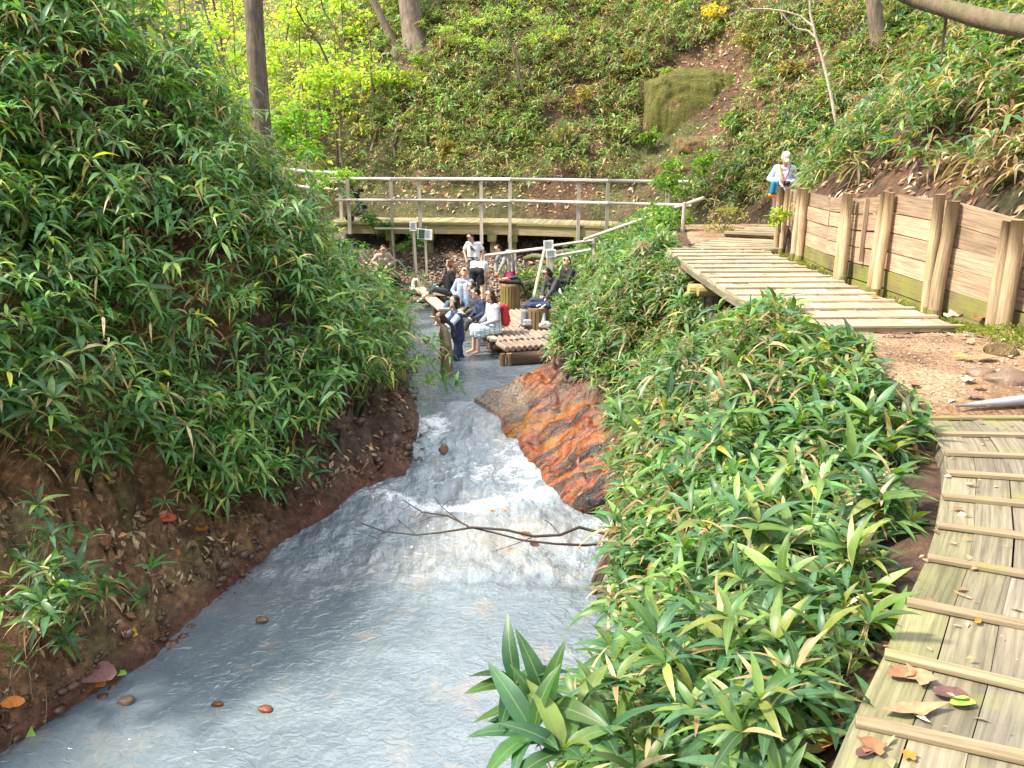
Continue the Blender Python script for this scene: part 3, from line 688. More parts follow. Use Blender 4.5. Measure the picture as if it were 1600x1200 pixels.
# ================================================================== PLANK RETAINING WALL
def V3r(a): return Vector([random.uniform(-a, a) for _ in range(3)])
def wall():
    root = empty('retaining_wall', (4.5, 10, 0)); tag(root, 'retaining wall of stacked pinkish boards held by paired round posts, mossy along its foot', 'retaining wall')
    # posts: (x, y, top z, radius)
    line = [(4.62, 14.35), (4.60, 13.3), (4.47, 12.0), (4.40, 10.9), (4.42, 9.9), (4.42, 9.0), (4.45, 8.55), (4.62, 7.6), (4.72, 6.6), (4.75, 5.6), (4.78, 4.4), (4.8, 3.2), (4.8, 1.6)]
    tops = [1.02, 1.00, 1.0, 1.05, 1.15, 1.12, 1.13, 1.0, .98, .98, .95, .95, .95]
    bays = [(0, 2), (2, 3), (3, 4), (4, 6), (6, 7), (7, 8), (8, 9), (9, 10), (10, 11), (11, 12)]
    for bi, (a, b) in enumerate(bays):
        A, B = Vector(line[a]), Vector(line[b]); ta, tb = tops[a] - .03, tops[b] - .03
        n = 6; z0 = -.22
        for k in range(n):
            fa, fb_ = k / n, (k + 1) / n
            za0 = z0 + (ta - z0) * fa; za1 = z0 + (ta - z0) * fb_; zb0 = z0 + (tb - z0) * fa; zb1 = z0 + (tb - z0) * fb_
            mb = MB(); off = random.uniform(-.012, .012)
            m0 = Vector((A.x + .075 + off, A.y, (za0 + za1) / 2)); m1 = Vector((B.x + .075 + off, B.y, (zb0 + zb1) / 2))
            mb.bar(rel(m0, root), rel(m1, root), .05, (ta - z0) / n - .012, jit=.004)
            moss = k <= 1
            o = mb.build('board', M['mossplank'] if moss else M['wall'], root)
            s = random.uniform(-.1, .12)
            if k == n - 1: o.color = (.80, .78, .74, 1)
            elif not moss: o.color = (1.05 + s, 1.0 + s * .7, .98 + s * .6, 1)
    posts = [(0, 0, .06), (0, -.24, .05), (1, .10, .07), (1, -.18, .068), (3, .10, .062), (3, -.05, .07), (4, .10, .062), (4, -.06, .068), (6, .09, .066), (6, -.06, .074), (7, .10, .078), (7, -.08, .074), (8, .1, .08), (9, 0, .08), (10, 0, .08), (11, 0, .08)]
    for i, dy, r in posts:
        r *= .86
        x, y = line[i]; y += dy; t = tops[i] + random.uniform(-.02, .05)
        lean = random.uniform(-.03, .05); dxp = -.07
        mb = MB(); pts = [rel((x + dxp - .0 + lean * 0, y, -.3), root), rel((x + dxp + lean * .4, y + .01, .3), root), rel((x + dxp + lean, y, t), root)]
        pts = [pts[0], pts[0].lerp(pts[1], .5), pts[1], pts[1].lerp(pts[2], .5), pts[2]]; mb.tube([q + V3r(.006) for q in pts], [r, r * 1.05, r * random.uniform(.93, 1.05), r * .97, r * random.uniform(.84, .95)], 12, .05)
        o = mb.build('post', M['wallpost'], root, sm=True); e = random.uniform(-.12, .1); o.color = (1.12 + e, 1.08 + e, 1.0 + e, 1)
        mb = MB(); mb.tube([rel((x + dxp, y, -.3), root), rel((x + dxp, y, .02), root)], r * 1.05, 12, .04)
        mb.build('mossy_foot', M['mossplank'], root)
    # thin battens
    for i, dy in ((0, -.5), (1, .02), (3, -.35)):
        x, y = line[i]; mb = MB(); mb.bar(rel((x + .02, y + dy, .25), root), rel((x + .02, y + dy, tops[i] - .02), root), .05, .03, up=(0, 1, 0)); mb.build('batten', M['wall'], root)
wall()
# grey pole on the dirt
gp = empty('pole', (2.9, 5.1, .04)); tag(gp, 'tapering grey pole lying on the dirt just beyond the near boardwalk', 'pole')
mb = MB(); mb.tube([(-.09, -.07, .0), (.05, -.05, .005), (.4, .0, .02), (1.0, .06, .04), (2.0, .16, .06)], [.004, .018, .035, .045, .05], 14, 0); mb.build('shaft', M['metal'], gp, sm=True)
mb = MB(); mb.tube([(1.2, .08, .045), (1.28, .088, .047)], [.052, .052], 14, 0); mb.build('collar', M['metal'], gp, sm=True)

# ================================================================== BRIDGE
def bridge():
    Lp = D(430, 343, 26.6); root = empty('footbridge', (-.5, 25.5, -.5)); tag(root, 'wooden footbridge with pale two-bar railing crossing above the bathing spot', 'footbridge')
    # front edge, measured along the deck (x, y, z of deck top)
    E = [D(505, 343, 25.9), D(612, 343.5, 25.6), D(700, 344, 25.5), D(797, 346, 25.3), D(904, 350, 24.7), D(1000, 356, 24.0), D(1075, 360, 23.3)]
    E = [Vector((p.x, p.y, z)) for p, z in zip(E, (-.50, -.49, -.48, -.49, -.50, -.50, -.50))]
    def edge(t):
        t = max(0, min(.9999, t)) * (len(E) - 1); i = int(t); return E[i].lerp(E[i + 1], t - i)
    def edge_x(x):
        for a, b in zip(E[:-1], E[1:]):
            if a.x <= x <= b.x: return a.lerp(b, (x - a.x) / (b.x - a.x))
        return E[0] if x < E[0].x else E[-1]
    back = Vector((.25, 1.85, 0))
    N = 62
    for i in range(N):
        a = edge(i / N); b = edge((i + 1) / N); g = (b - a) * .03
        a2 = a + back * 1.0; b2 = b + back * 1.0
        mb = MB(); mb.prism([rel(a + g, root), rel(b - g, root), rel(b2 - g, root), rel(a2 + g, root)], rel(a, root).z - .05, rel(a, root).z + random.uniform(-.004, .004))
        mb.build('deck_plank', M['plank_far'], root, color=(.78, .78, .62))
    for k in range(len(E) - 1):
        for off, hh in ((Vector((0, .06, -.20)), .30), (back + Vector((0, -.06, -.20)), .30)):
            mb = MB(); mb.bar(rel(E[k] + off, root), rel(E[k + 1] + off, root), .10, hh - .01); mb.build('beam', M['beam'], root, color=(1.15, 1.1, .95))
        mb = MB(); mb.bar(rel(E[k] + Vector((0, -.01, -.035)), root), rel(E[k + 1] + Vector((0, -.01, -.035)), root), .05, .062); mb.build('edge_board', M['beam'], root, color=(.8, .85, .5))
    # railing posts, measured
    tops = []
    for px, bot in ((545, -.35), (612, -.1), (656, -.3), (752, -.62), (797, -.95), (904, -.9), (949, -.3), (1042, -.25)):
        q = D(px, 320, 25.5)
        for _ in range(4):
            e = edge_x(q.x); q = D(px, 320, e.y - .06)
        x = q.x; e = edge_x(x); y = e.y - .08; z0 = e.z
        topz = z0 + 1.27
        mb = MB(); mb.bar(rel((x, y, z0 + bot), root), rel((x, y, topz), root), .10, .09, up=(0, 1, 0)); mb.build('post', M['rail'], root, color=(.9, .86, .78))
        tops.append(Vector((x, y, topz)))
    def railrun(pts, r, name='rail'):
        for a, b in zip(pts[:-1], pts[1:]):
            mb = MB(); mb.tube([rel(a, root), rel(b, root)], r, 10, .02); mb.build(name, M['rail'], root, sm=True, color=(1.15, 1.15, 1.15))
    top = [Vector((p.x, p.y - .03, p.z + .02)) for p in tops]; s = top[0] + (top[0] - top[1]) * .65
    end = top[-1] + (top[-1] - top[-2]) * .38
    railrun([s + Vector((0, .3, 0)), top[1], top[4], top[6], end], .048)
    low = [Vector((p.x, p.y - .075, p.z - .60)) for p in tops]
    railrun([low[0] + (low[0] - low[1]) * .3, low[1], low[4], low[6], low[-1] + (low[-1] - low[-2]) * .38], .042)
    # back railing at left (towards the path beyond)
    c0 = tops[0]
    mb = MB(); mb.bar(rel(c0 + Vector((0, 0, -.06)), root), rel(c0 + Vector((-1.05, .4, -.06)), root), .09, .09); mb.build('rail', M['rail'], root, color=(.8, .78, .74))
    mb = MB(); mb.bar(rel(c0 + Vector((-1.05, .4, 0)), root), rel(c0 + Vector((-1.05, .4, -.5)), root), .1, .1, up=(0, 1, 0)); mb.build('post', M['rail'], root, color=(.8, .78, .74))
    # trestle posts with mossy cap blocks
    for px, w in ((612, .16), (672, .16), (770, .17), (802, .20), (905, .15), (960, .2)):
        q = D(px, 360, 25.7)
        for _ in range(3): q = D(px, 360, edge_x(q.x).y + .22)
        e = edge_x(q.x); g = Hs(q.x, q.y)
        mb = MB(); mb.bar(rel((q.x, q.y, g - .3), root), rel((q.x, q.y, e.z - .55), root), w, w, up=(0, 1, 0), jit=.006); mb.build('trestle_post', M['beam'], root)
        mb = MB(); mb.bar(rel((q.x - .02, q.y - .25, e.z - .45), root), rel((q.x - .02, q.y + 1.7, e.z - .45), root), w + .1, .2, jit=.006); mb.build('cap_beam', M['beam'], root, color=(.8, .9, .45))
    # stone-dark abutment below the back edge
    mb = MB(); mb.bar(rel(E[1] + back + Vector((0, .3, -.6)), root), rel(E[5] + back + Vector((0, .3, -.6)), root), .3, .5); mb.build('sill_beam', M['darklog'], root)
    return E
E_br = bridge()
# fence of the path going off to the left
fe = empty('fence', (-7.5, 28, -.5)); tag(fe, 'pale rail fence of the path behind the bamboo at the bridge left end', 'fence')
pts = [D(530, 270, 26.6), D(480, 268, 27.5), D(430, 262, 28.8), D(380, 256, 30)]
for p in pts: 
    g = -.6; mb = MB(); mb.bar(rel((p.x, p.y, g), fe), rel((p.x, p.y, p.z + .03), fe), .10, .10, up=(0, 1, 0)); mb.build('post', M['rail'], fe)
for a, b in zip(pts[:-1], pts[1:]):
    for dz in (0, -.5):
        mb = MB(); mb.tube([rel(a + Vector((0, -.07, dz)), fe), rel(b + Vector((0, -.07, dz)), fe)], .05, 8); mb.build('rail', M['rail'], fe)

# riverside handrails (thin poles)
def polefence(name, label, posts, rails, r=.035, mat=None):
    o = empty(name, posts[0][0]); tag(o, label, 'handrail')
    for a, b in posts: mb = MB(); mb.tube([rel(a, o), rel(b, o)], [r * 1.1, r], 8, .04); mb.build('post', M['rail'], o, color=(.75, .72, .66))
    for a, b in rails: mb = MB(); mb.tube([rel(a, o), rel(b, o)], r * .9, 8, .03); mb.build('rail', M['rail'], o, color=(.85, .83, .78))
    return o
a = D(913, 374, 20.6); b = D(1100, 309, 18.2)
polefence('handrail', 'straight pale handrail pole climbing from the bathing spot to the path', [(Vector((a.x + .25, a.y, -2.2)), a + Vector((.25, 0, .05))), (Vector((b.x - .4, b.y + .1, -.3)), b + Vector((-.4, .05, -.1)))], [(a, b)], .042)
def ZG(p): return Vector((p.x, p.y, Hs(p.x, p.y) - .15))
p1 = D(858, 385, 21.5); p2 = D(930, 375, 21.3); p0 = D(758, 399, 22.6)
f1 = D(829, 462, 20.6)
polefence('handrail', 'rough pole handrail with an A-shaped post beside the log seats', [(Vector((f1.x, f1.y, -2.3)), p1 + Vector((-.1, 0, .0))), (Vector((p1.x + .05, p1.y + .2, -2.3)), p1 + Vector((-.05, .15, 0))), (Vector((p0.x, p0.y, -2.3)), p0), (Vector((p2.x, p2.y + .1, -2.2)), p2 + Vector((0, .05, .06)))],
          [(p0, p1 + Vector((0, 0, -.03))), (p1, p2), (p1 + Vector((0, .05, -.28)), p2 + Vector((-.1, .05, -.25)))], .042)
# left handrail behind the man in tan
q0 = D(585, 357, 24.9); q1 = D(655, 358, 24.9)
polefence('handrail', 'thin pole rail standing behind the man in the tan shirt', [(ZG(D(618, 412, 24.9)), D(612, 357, 24.95)), (ZG(D(648, 418, 24.9)), D(644, 357, 24.95))], [(q0, q1)], .032)

def sign(px, py, Y, w, h, label, tilt=0.0, picture=False, leg=None):
    c = D(px, py, Y); o = empty('sign', (c.x, c.y, Hs(c.x, c.y))); tag(o, label, 'sign')
    u = Vector((math.cos(tilt), 0, math.sin(tilt))); v = Vector((-math.sin(tilt), 0, math.cos(tilt)))
    def P(a, b, d=0): return rel(c + u * a + v * b + Vector((0, -d, 0)), o)
    mb = MB(); mb.bar(P(-w / 2, 0), P(w / 2, 0), .02, h, up=v); mb.build('panel', M['white'], o)
    if picture:
        mb = MB(); mb.bar(P(-w * .46, 0, .013), P(-w * .02, 0, .013), .004, h * .88, up=v); mb.build('picture', M['green'], o)
    x0 = .03 * w if picture else -w * .4
    rows = 9
    for k in range(rows):
        yy = h * (.38 - .78 * k / rows); mb = MB()
        e = w * random.uniform(.25, .42)
        mb.bar(P(x0, yy, .013), P(e, yy, .013), .003, h * .022, up=v); mb.build('text_line', M['ink'], o)
    if leg:
        mb = MB(); mb.bar(rel((c.x + leg, c.y + .05, Hs(c.x, c.y) - .2), o), rel((c.x, c.y + .04, c.z + h * .4), o), .07, .05, up=(0, 1, 0)); mb.build('post', M['rail'], o, color=(.8, .78, .7))
    return o
sign(645.5, 353.5, 24.6, .20, .26, 'small white notice on top of the thin post left of the larger sign', leg=.06)
sign(664, 366, 24.55, .42, .30, 'tilted white notice with a green picture under the bridge', tilt=-.08, picture=True, leg=.02)
sign(857, 383, 21.2, .25, .24, 'white notice above another on the slanting post below the bridge', tilt=.06, leg=.06)
sign(861, 396, 21.15, .26, .19, 'lower white notice directly under another on the slanting post', tilt=.06, leg=.05)
# ================================================================== LOG DECK AND SEATS
EDGE = Vector((-.28, .96, 0)).normalized(); PERP = Vector((.96, .28, 0)).normalized(); DZ = -2.2
C0 = Vector((-.22, 16.45, DZ))
def deckpt(s, t, z=0): p = C0 + EDGE * s + PERP * t; return Vector((p.x, p.y, DZ + z))
dk = empty('log_deck', C0); tag(dk, 'low bathing deck of split pale poles laid side by side over the pool edge', 'log deck')
for k in range(14):
    s0 = .50 + random.uniform(-.03, .03); s1 = 4.3 + .05 * k + random.uniform(-.1, .1)
    mb = MB(); pts = [rel(deckpt(s0 + (s1 - s0) * i / 4, .10 + .122 * k + random.uniform(-.006, .006), -.055), dk) for i in range(5)]
    mb.tube(pts, [.058 * random.uniform(.9, 1.08)] * 5, 8, .03); mb.build('pole', M['deckp'], dk, color=(1.1, 1.05, 1.05))
for k in range(9):
    mb = MB(); a = deckpt(-.02, .02 + .122 * k, -.085) + Vector((.10, 0, 0)); b = deckpt(.47, .06 + .122 * k, -.075)
    mb.tube([rel(a, dk), rel(b, dk)], .056, 8, .03); mb.build('short_pole', M['deckp'], dk, color=(.95, .9, .88))
mb = MB(); mb.tube([rel(deckpt(-.03, .18, -.30), dk), rel(deckpt(-.03, 1.6, -.30), dk)], .15, 12, .04); mb.build('edge_log', M['darklog'], dk, sm=True)
for t in (.0, .14):
    mb = MB(); mb.tube([rel(deckpt(-.1, t, -.75), dk), rel(deckpt(-.1, t, -.16), dk)], .062, 10, .04); mb.build('pile', M['darklog'], dk, color=(2.2, 2.1, 1.7))
for s in (1.4, 2.8, 4.0):
    mb = MB(); mb.tube([rel(deckpt(s, .12, -.8), dk), rel(deckpt(s, .12, -.12), dk)], .07, 10, .04); mb.build('pile', M['darklog'], dk)
for s in (.6, 2.2, 3.9):
    mb = MB(); mb.tube([rel(deckpt(s, .0, -.17), dk), rel(deckpt(s, 1.8, -.17), dk)], .07, 8, .04); mb.build('cross_log', M['darklog'], dk)
mb = MB(); mb.bar(rel(deckpt(.55, .0, -.02), dk), rel(deckpt(4.2, -.02, -.02), dk), .16, .05); mb.build('edge_plank', M['rail'], dk, color=(.8, .74, .68))
# planks at the far end
a = G(694, 484, DZ); b = G(650, 446, DZ)
pk = empty('plank_walk', b); tag(pk, 'pale planks on props at the far left end of the log deck', 'plank walk')
mb = MB(); mb.bar(rel(a, pk), rel(b, pk), .30, .05); mb.build('plank', M['rail'], pk, color=(.75, .68, .6))
a2 = D(608, 449, b.y + .1); b2 = D(690, 455, b.y - .55)
for k, (dz, dy) in enumerate(((0, 0), (.0, .28), (-.06, -.2))):
    mb = MB(); mb.bar(rel(a2 + Vector((.1 * k, dy, dz)), pk), rel(b2 + Vector((.08 * k, dy, dz)), pk), .24, .05); mb.build('plank', M['plank_far'], pk)
for p in (a2.lerp(b2, .3), a2.lerp(b2, .95), a.lerp(b, .3)):
    mb = MB(); mb.tube([rel(p + Vector((0, 0, -.5)), pk), rel(p + Vector((0, 0, -.03)), pk)], .06, 8); mb.build('prop', M['darklog'], pk)

def stump(px, py, r, h, label, Y=None):
    c = G(px, py, DZ + .0); o = empty('log_stool', c); tag(o, label, 'log stool')
    n = 20; mb = MB(); pts = [(0, 0, z) for z in np.linspace(-.05, h - .04, 4)]
    mb.tube(pts, [r, r * .99, r * .985, r * .97], n, .012); mb.build('trunk', M['beam'], o, color=(.62, .48, .36))
    for k in range(n):
        an = 2 * math.pi * k / n; mb = MB(); mb.bar((r * math.cos(an), r * math.sin(an), 0), (r * .97 * math.cos(an), r * .97 * math.sin(an), h - .05), .028 + random.uniform(0, r * .17), .02, up=(math.cos(an), math.sin(an), 0)); mb.build('bark_strip', M['beam'], o, color=(.75, .6, .45))
    mb = MB(); mb.tube([(0, 0, h - .05), (0, 0, h)], r * .93, n, .01); mb.build('cut_top', M['plank_far'], o, color=(.8, .7, .6)); return c + Vector((0, 0, h))
t1 = stump(797, 480, .245, .60, 'taller upright log seat with clothes heaped on top')
t2 = stump(839, 511, .27, .46, 'shorter upright log seat beside the grey backpack')

# ================================================================== SOFT BODIES
def capsule(mb, p0, r0, p1, r1, n=12):
    p0 = Vector(p0); p1 = Vector(p1); d = p1 - p0
    if d.length < 1e-5: d = Vector((0, 0, 1e-4)); p1 = p0 + d
    d.normalize(); pts = []; rr = []
    for a in (-80, -50, -22): pts.append(p0 + d * math.sin(R(a)) * r0); rr.append(r0 * math.cos(R(a)))
    for a in (22, 50, 80): pts.append(p1 + d * math.sin(R(a)) * r1); rr.append(r1 * math.cos(R(a)))
    mb.tube(pts, rr, n, 0)
def soft(name, caps, mat, parent=None, vox=.013, loc=None, sm=2, noisef=0.0, color=None):
    mb = MB()
    for c in caps: capsule(mb, *c)
    o = link(name, mb.mesh(name, mat, True), None, parent, loc)
    m = o.modifiers.new('remesh', 'REMESH'); m.mode = 'VOXEL'; m.voxel_size = vox; m.use_smooth_shade = True
    if sm: s = o.modifiers.new('smooth', 'SMOOTH'); s.factor = .5; s.iterations = sm
    if noisef:
        tx = bpy.data.textures.get('cloth_folds') or bpy.data.textures.new('cloth_folds', 'CLOUDS'); tx.noise_scale = .09
        dm = o.modifiers.new('folds', 'DISPLACE'); dm.texture = tx; dm.strength = noisef; dm.mid_level = .5
    if color: o.color = (*color, 1)
    return o
def V3(*a): return Vector(a)
SIT = dict(neck=(0, .03, .50), head=(0, .09, .68), look=(0, .9, -.35), elL=(-.24, .06, .24), haL=(-.10, .30, .10), elR=(.24, .06, .24), haR=(.10, .30, .10),
           knL=(-.11, .42, .03), anL=(-.11, .46, -.40), knR=(.11, .42, .03), anR=(.11, .46, -.40))
STAND = dict(neck=(0, .02, .50), head=(0, .07, .68), look=(0, .9, -.4), elL=(-.26, .0, .22), haL=(-.24, .12, -.02), elR=(.26, .0, .22), haR=(.24, .12, -.02),
             knL=(-.10, .04, -.44), anL=(-.10, 0, -.84), knR=(.10, .04, -.44), anR=(.10, 0, -.84))
def pose(base, **k): d = dict(base); d.update(k); return d
def person(label, loc, rz, P, top, bottom, hair='short', hairm='hair', skin='skin', sleeve='long', leg='long', shoes=None, s=1.0, group=None, hairextra=None):
    o = empty('person', loc, rz); tag(o, label, 'person', group)
    J = {k: Vector(v) * s for k, v in P.items()}; lk = Vector(P['look']).normalized()
    nk, hd = J['neck'], J['head']; tdir = nk.normalized()
    side = Vector((1, 0, 0)) - tdir * tdir.x; side.normalize()
    if 'twist' in P: side = (Matrix.Rotation(P['twist'][0], 3, tdir) @ side)
    shL = nk - side * .165 * s - tdir * .04 * s; shR = nk + side * .165 * s - tdir * .04 * s
    hpL = V3(-.085, 0, -.02) * s; hpR = V3(.085, 0, -.02) * s
    up = (hd - nk).normalized(); sk = M[skin]
    r = lambda x: x * s
    caps = [(nk - tdir * r(.05), r(.055), nk.lerp(hd, .5), r(.05)),
            (hd - up * r(.03) + lk * r(.015), r(.075), hd + up * r(.035) - lk * r(.008), r(.092)), (hd - up * r(.075) + lk * r(.035), r(.045), hd - up * r(.02) + lk * r(.02), r(.07)),
            (hd + lk * r(.095) - up * r(.005), r(.010), hd + lk * r(.105) - up * r(.028), r(.016))]
    hs = lk.cross(up).normalized()
    for sg in (-1, 1): caps.append((hd + hs * sg * r(.088) - up * r(.02), r(.016), hd + hs * sg * r(.092) + up * r(.012), r(.018)))
    chL, chR = nk.lerp(V3(0, 0, 0), .35) - side * r(.075), nk.lerp(V3(0, 0, 0), .35) + side * r(.075)
    caps += [(hpL, r(.095), chL, r(.10)), (hpR, r(.095), chR, r(.10)), (chL, r(.10), shL + side * r(.04), r(.062)), (chR, r(.10), shR - side * r(.04), r(.062)), (shL, r(.058), shR, r(.058))]
    for a in 'LR':
        sh = shL if a == 'L' else shR; hp = hpL if a == 'L' else hpR; sg = -1 if a == 'L' else 1
        el, ha, kn, an = J['el' + a], J['ha' + a], J['kn' + a], J['an' + a]
        caps += [(sh, r(.052), el, r(.038)), (el, r(.038), ha, r(.026)), (hp, r(.088), kn, r(.056)), (kn, r(.056), an, r(.036)), (kn.lerp(an, .1), r(.054), kn.lerp(an, .45), r(.056))]
        hdv = (ha - el).normalized(); hw = hdv.cross(Vector((0, 0, 1)));
        if hw.length < .2: hw = Vector((0, 1, 0)).cross(hdv)
        hw.normalize(); hn = hdv.cross(hw).normalized(); down = hn if hn.z < 0 else -hn
        caps += [(ha + hdv * r(.02) - hw * r(.022), r(.020), ha + hdv * r(.075) - hw * r(.026), r(.017)), (ha + hdv * r(.02) + hw * r(.022), r(.020), ha + hdv * r(.075) + hw * r(.026), r(.017))]
        for q in range(4):
            w = (q - 1.5) * .0235; L = (.062, .074, .070, .055)[q]
            k0 = ha + hdv * r(.085) + hw * r(w); k1 = k0 + hdv * r(L * .55) + down * r(.008); k2 = k1 + (hdv * .7 + down * .7) * r(L * .5)
            caps += [(k0, r(.0095), k1, r(.009)), (k1, r(.009), k2, r(.008))]
        tb = ha + hdv * r(.03) - hw * r(.03) * sg; caps.append((tb, r(.012), tb + (hdv * .7 - hw * sg * .8) * r(.055), r(.010)))
        fd = Vector(P.get('ft' + a, (0, 1, -.15 if an.z < -.2 else -.5))).normalized()
        caps.append((an + V3(0, 0, -.03) * s - fd * r(.03), r(.036), an + V3(0, 0, -.04) * s + fd * r(.15), r(.026)))
    soft('body', caps, sk, o, .0115, sm=1)
    for sg in (-1, 1):
        mb = MB(); capsule(mb, hd + lk * r(.088) + hs * sg * r(.032) + up * r(.012), r(.0045), hd + lk * r(.089) + hs * sg * r(.036) + up * r(.012), r(.0045), 8); mb.build('eye', M['ink'], o, sm=True)
    mb = MB(); capsule(mb, hd + lk * r(.094) - hs * r(.018) - up * r(.052), r(.007), hd + lk * r(.094) + hs * r(.018) - up * r(.052), r(.007), 8); mb.build('mouth', M['lip'], o, sm=True)
    g = .018 * s
    if top:
        tc = [(hpL + tdir * r(.06), r(.10) + g, chL, r(.105) + g), (hpR + tdir * r(.06), r(.10) + g, chR, r(.105) + g), (chL, r(.105) + g, shL + side * r(.04), r(.06) + g), (chR, r(.105) + g, shR - side * r(.04), r(.06) + g), (shL, r(.056) + g, shR, r(.056) + g)]
        for a in 'LR':
            sh = shL if a == 'L' else shR; el, ha = J['el' + a], J['ha' + a]
            if sleeve == 'long': sl = [(sh, r(.056) + g, el, r(.044) + g), (el, r(.042) + g, el.lerp(ha, .92), r(.03) + g)]
            elif sleeve == 'short': sl = [(sh, r(.058) + g, sh.lerp(el, .62), r(.056) + g)]
            elif sleeve == 'none': sl = []
            else: sl = [(sh, r(.056) + g, el, r(.044) + g), (el, r(.042) + g, el.lerp(ha, .92), r(.03) + g)]
            if sleeve in ('long', 'short', 'none'): tc += sl
            else: soft('sleeve', sl, M[sleeve], o, .013, noisef=.012)
        soft('top', tc, M[top], o, .013, noisef=.014)
    if bottom:
        bc = [(hpL, r(.098) + g, hpR, r(.098) + g), (hpL + tdir * r(.05), r(.09) + g, hpR + tdir * r(.05), r(.09) + g)]
        kc = V3(0, 0, 0)
        for a in 'LR':
            hp = hpL if a == 'L' else hpR; kn, an = J['kn' + a], J['an' + a]
            if leg == 'long': bc += [(hp, r(.092) + g, kn, r(.06) + g), (kn, r(.06) + g, kn.lerp(an, .92), r(.04) + g)]
            elif leg == 'crop': bc += [(hp, r(.092) + g, kn, r(.06) + g), (kn, r(.06) + g, kn.lerp(an, .35), r(.055) + g)]
            elif leg == 'shorts': bc += [(hp, r(.092) + g, hp.lerp(kn, .72), r(.08) + g)]
            elif leg == 'skirt': bc += [(hp, r(.10) + g, kn, r(.10) + g), (hp.lerp(kn, .5), r(.09) + g, kn + V3(0, 0, -.10), r(.09) + g)]
            elif leg == 'coat': bc += [(hp, r(.085) + g, kn.lerp(an, .5), r(.105) + g)]
        if leg in ('skirt', 'coat'):
            e = 1.0 if leg == 'skirt' else 1.35
            bc.append((J['knL'].lerp(J['anL'], e - 1), r(.09) + g, J['knR'].lerp(J['anR'], e - 1), r(.09) + g)); bc.append((V3(0, 0, 0), r(.13), J['knL'].lerp(J['knR'], .5), r(.12)))
        soft('coat_skirt' if leg == 'coat' else 'skirt' if leg == 'skirt' else 'shorts' if leg == 'shorts' else 'trousers', bc, M[bottom], o, .014, noisef=.016)
    if shoes:
        for a in 'LR':
            an = J['an' + a]; fd = Vector(P.get('ft' + a, (0, 1, -.15))).normalized()
            soft('shoe', [(an + V3(0, 0, -.035) * s - fd * r(.04), r(.048), an + V3(0, 0, -.045) * s + fd * r(.15), r(.038))], M[shoes], o, .012)
    hc = [(hd + up * r(.035) - lk * r(.038), r(.098), hd - up * r(.02) - lk * r(.050), r(.084)), (hd + up * r(.075) + lk * r(.0), r(.05), hd + up * r(.07) + lk * r(.035), r(.042))]
    if hair == 'long': hc += [(hd - lk * r(.06) - up * r(.02), r(.072), nk - tdir * r(.10) + V3(0, -.10, 0) * s, r(.045)), (hd - hs * r(.07) - lk * r(.01), r(.045), nk - hs * r(.10) - tdir * r(.02), r(.035)), (hd + hs * r(.07) - lk * r(.01), r(.045), nk + hs * r(.10) - tdir * r(.02), r(.035))]
    if hair == 'bob': hc += [(hd - lk * r(.05), r(.095), hd - up * r(.10) - lk * r(.05), r(.085)), (hd - hs * r(.07), r(.05), hd - hs * r(.07) - up * r(.10), r(.04)), (hd + hs * r(.07), r(.05), hd + hs * r(.07) - up * r(.10), r(.04))]
    if hair == 'tail': hc += [(hd - lk * r(.10), r(.05), hd - lk * r(.17) - up * r(.10), r(.045)), (hd - lk * r(.17) - up * r(.10), r(.045), hd - lk * r(.20) - up * r(.30), r(.022))]
    if hair != 'cap': soft('hair', hc, M[hairm], o, .012)
    return o, J, dict(hd=hd, up=up, lk=lk, nk=nk, shL=shL, shR=shR, td=tdir, hs=hs)
def faceto(dx, dy): return math.atan2(-dx, dy)        # rotation that turns local +Y to (dx, dy)

# --- 1 man in tan shirt at the far bank
p = D(598, 392, 24.0); g0 = Hs(p.x, p.y)
person('man in a tan shirt and blue jeans standing with bowed head by the rail', (p.x, p.y, 1.6 - .1335 * p.y + .86 - 1.0 + .02), faceto(.25, -1), pose(STAND, neck=(0, .08, .48), head=(0, .2, .62), look=(0, .6, -.8), elL=(-.33, .05, .26), haL=(-.06, .26, .12), elR=(.33, .05, .26), haR=(.05, .28, .10)), 'tan', 'jeans', 'short', s=.98, shoes='blk')
# --- 2 boy in white t-shirt
p = D(741, 410, 23.3)
o, J, Q = person('boy in a white printed t-shirt standing upright on the log deck looking down', (p.x, p.y, DZ + .86 + .02), faceto(-.25, -1), pose(STAND, neck=(.0, .06, .48), head=(.06, .16, .62), look=(.35, .7, -.6), elL=(-.27, -.02, .24), haL=(-.24, .10, .02), elR=(.30, .02, .24), haR=(.20, .16, .04)), 'white', 'charcoal', 'short', sleeve='short', s=.97)
mb = MB()
for k in range(4): mb.bar((-.07 + .02 * k, .153, .26 + .035 * k), (.05 + .015 * k, .153, .30 + .03 * k), .012, .02)
mb.build('print', M['ink'], o)
mb = MB(); mb.bar((-.15, .135, .06), (.15, .135, .06), .02, .025); mb.build('waist_strap', M['blk'], o)
# --- 3 bending woman seen from behind
p = D(745, 430, 21.6)
person('woman in black shorts and a white top bending over with her back to the camera', (p.x, p.y, DZ + .80), faceto(.12, 1), pose(STAND, neck=(0, .42, .14), head=(0, .56, .02), look=(0, .3, -1), elL=(-.2, .5, -.14), haL=(-.12, .5, -.36), elR=(.2, .5, -.14), haR=(.1, .52, -.36), knL=(-.13, .02, -.40), anL=(-.15, -.03, -.74), knR=(.13, .02, -.40), anR=(.15, -.03, -.74)), 'white', 'black', 'short', skin='skin2', sleeve='short', leg='shorts', shoes='blk', s=1.0)
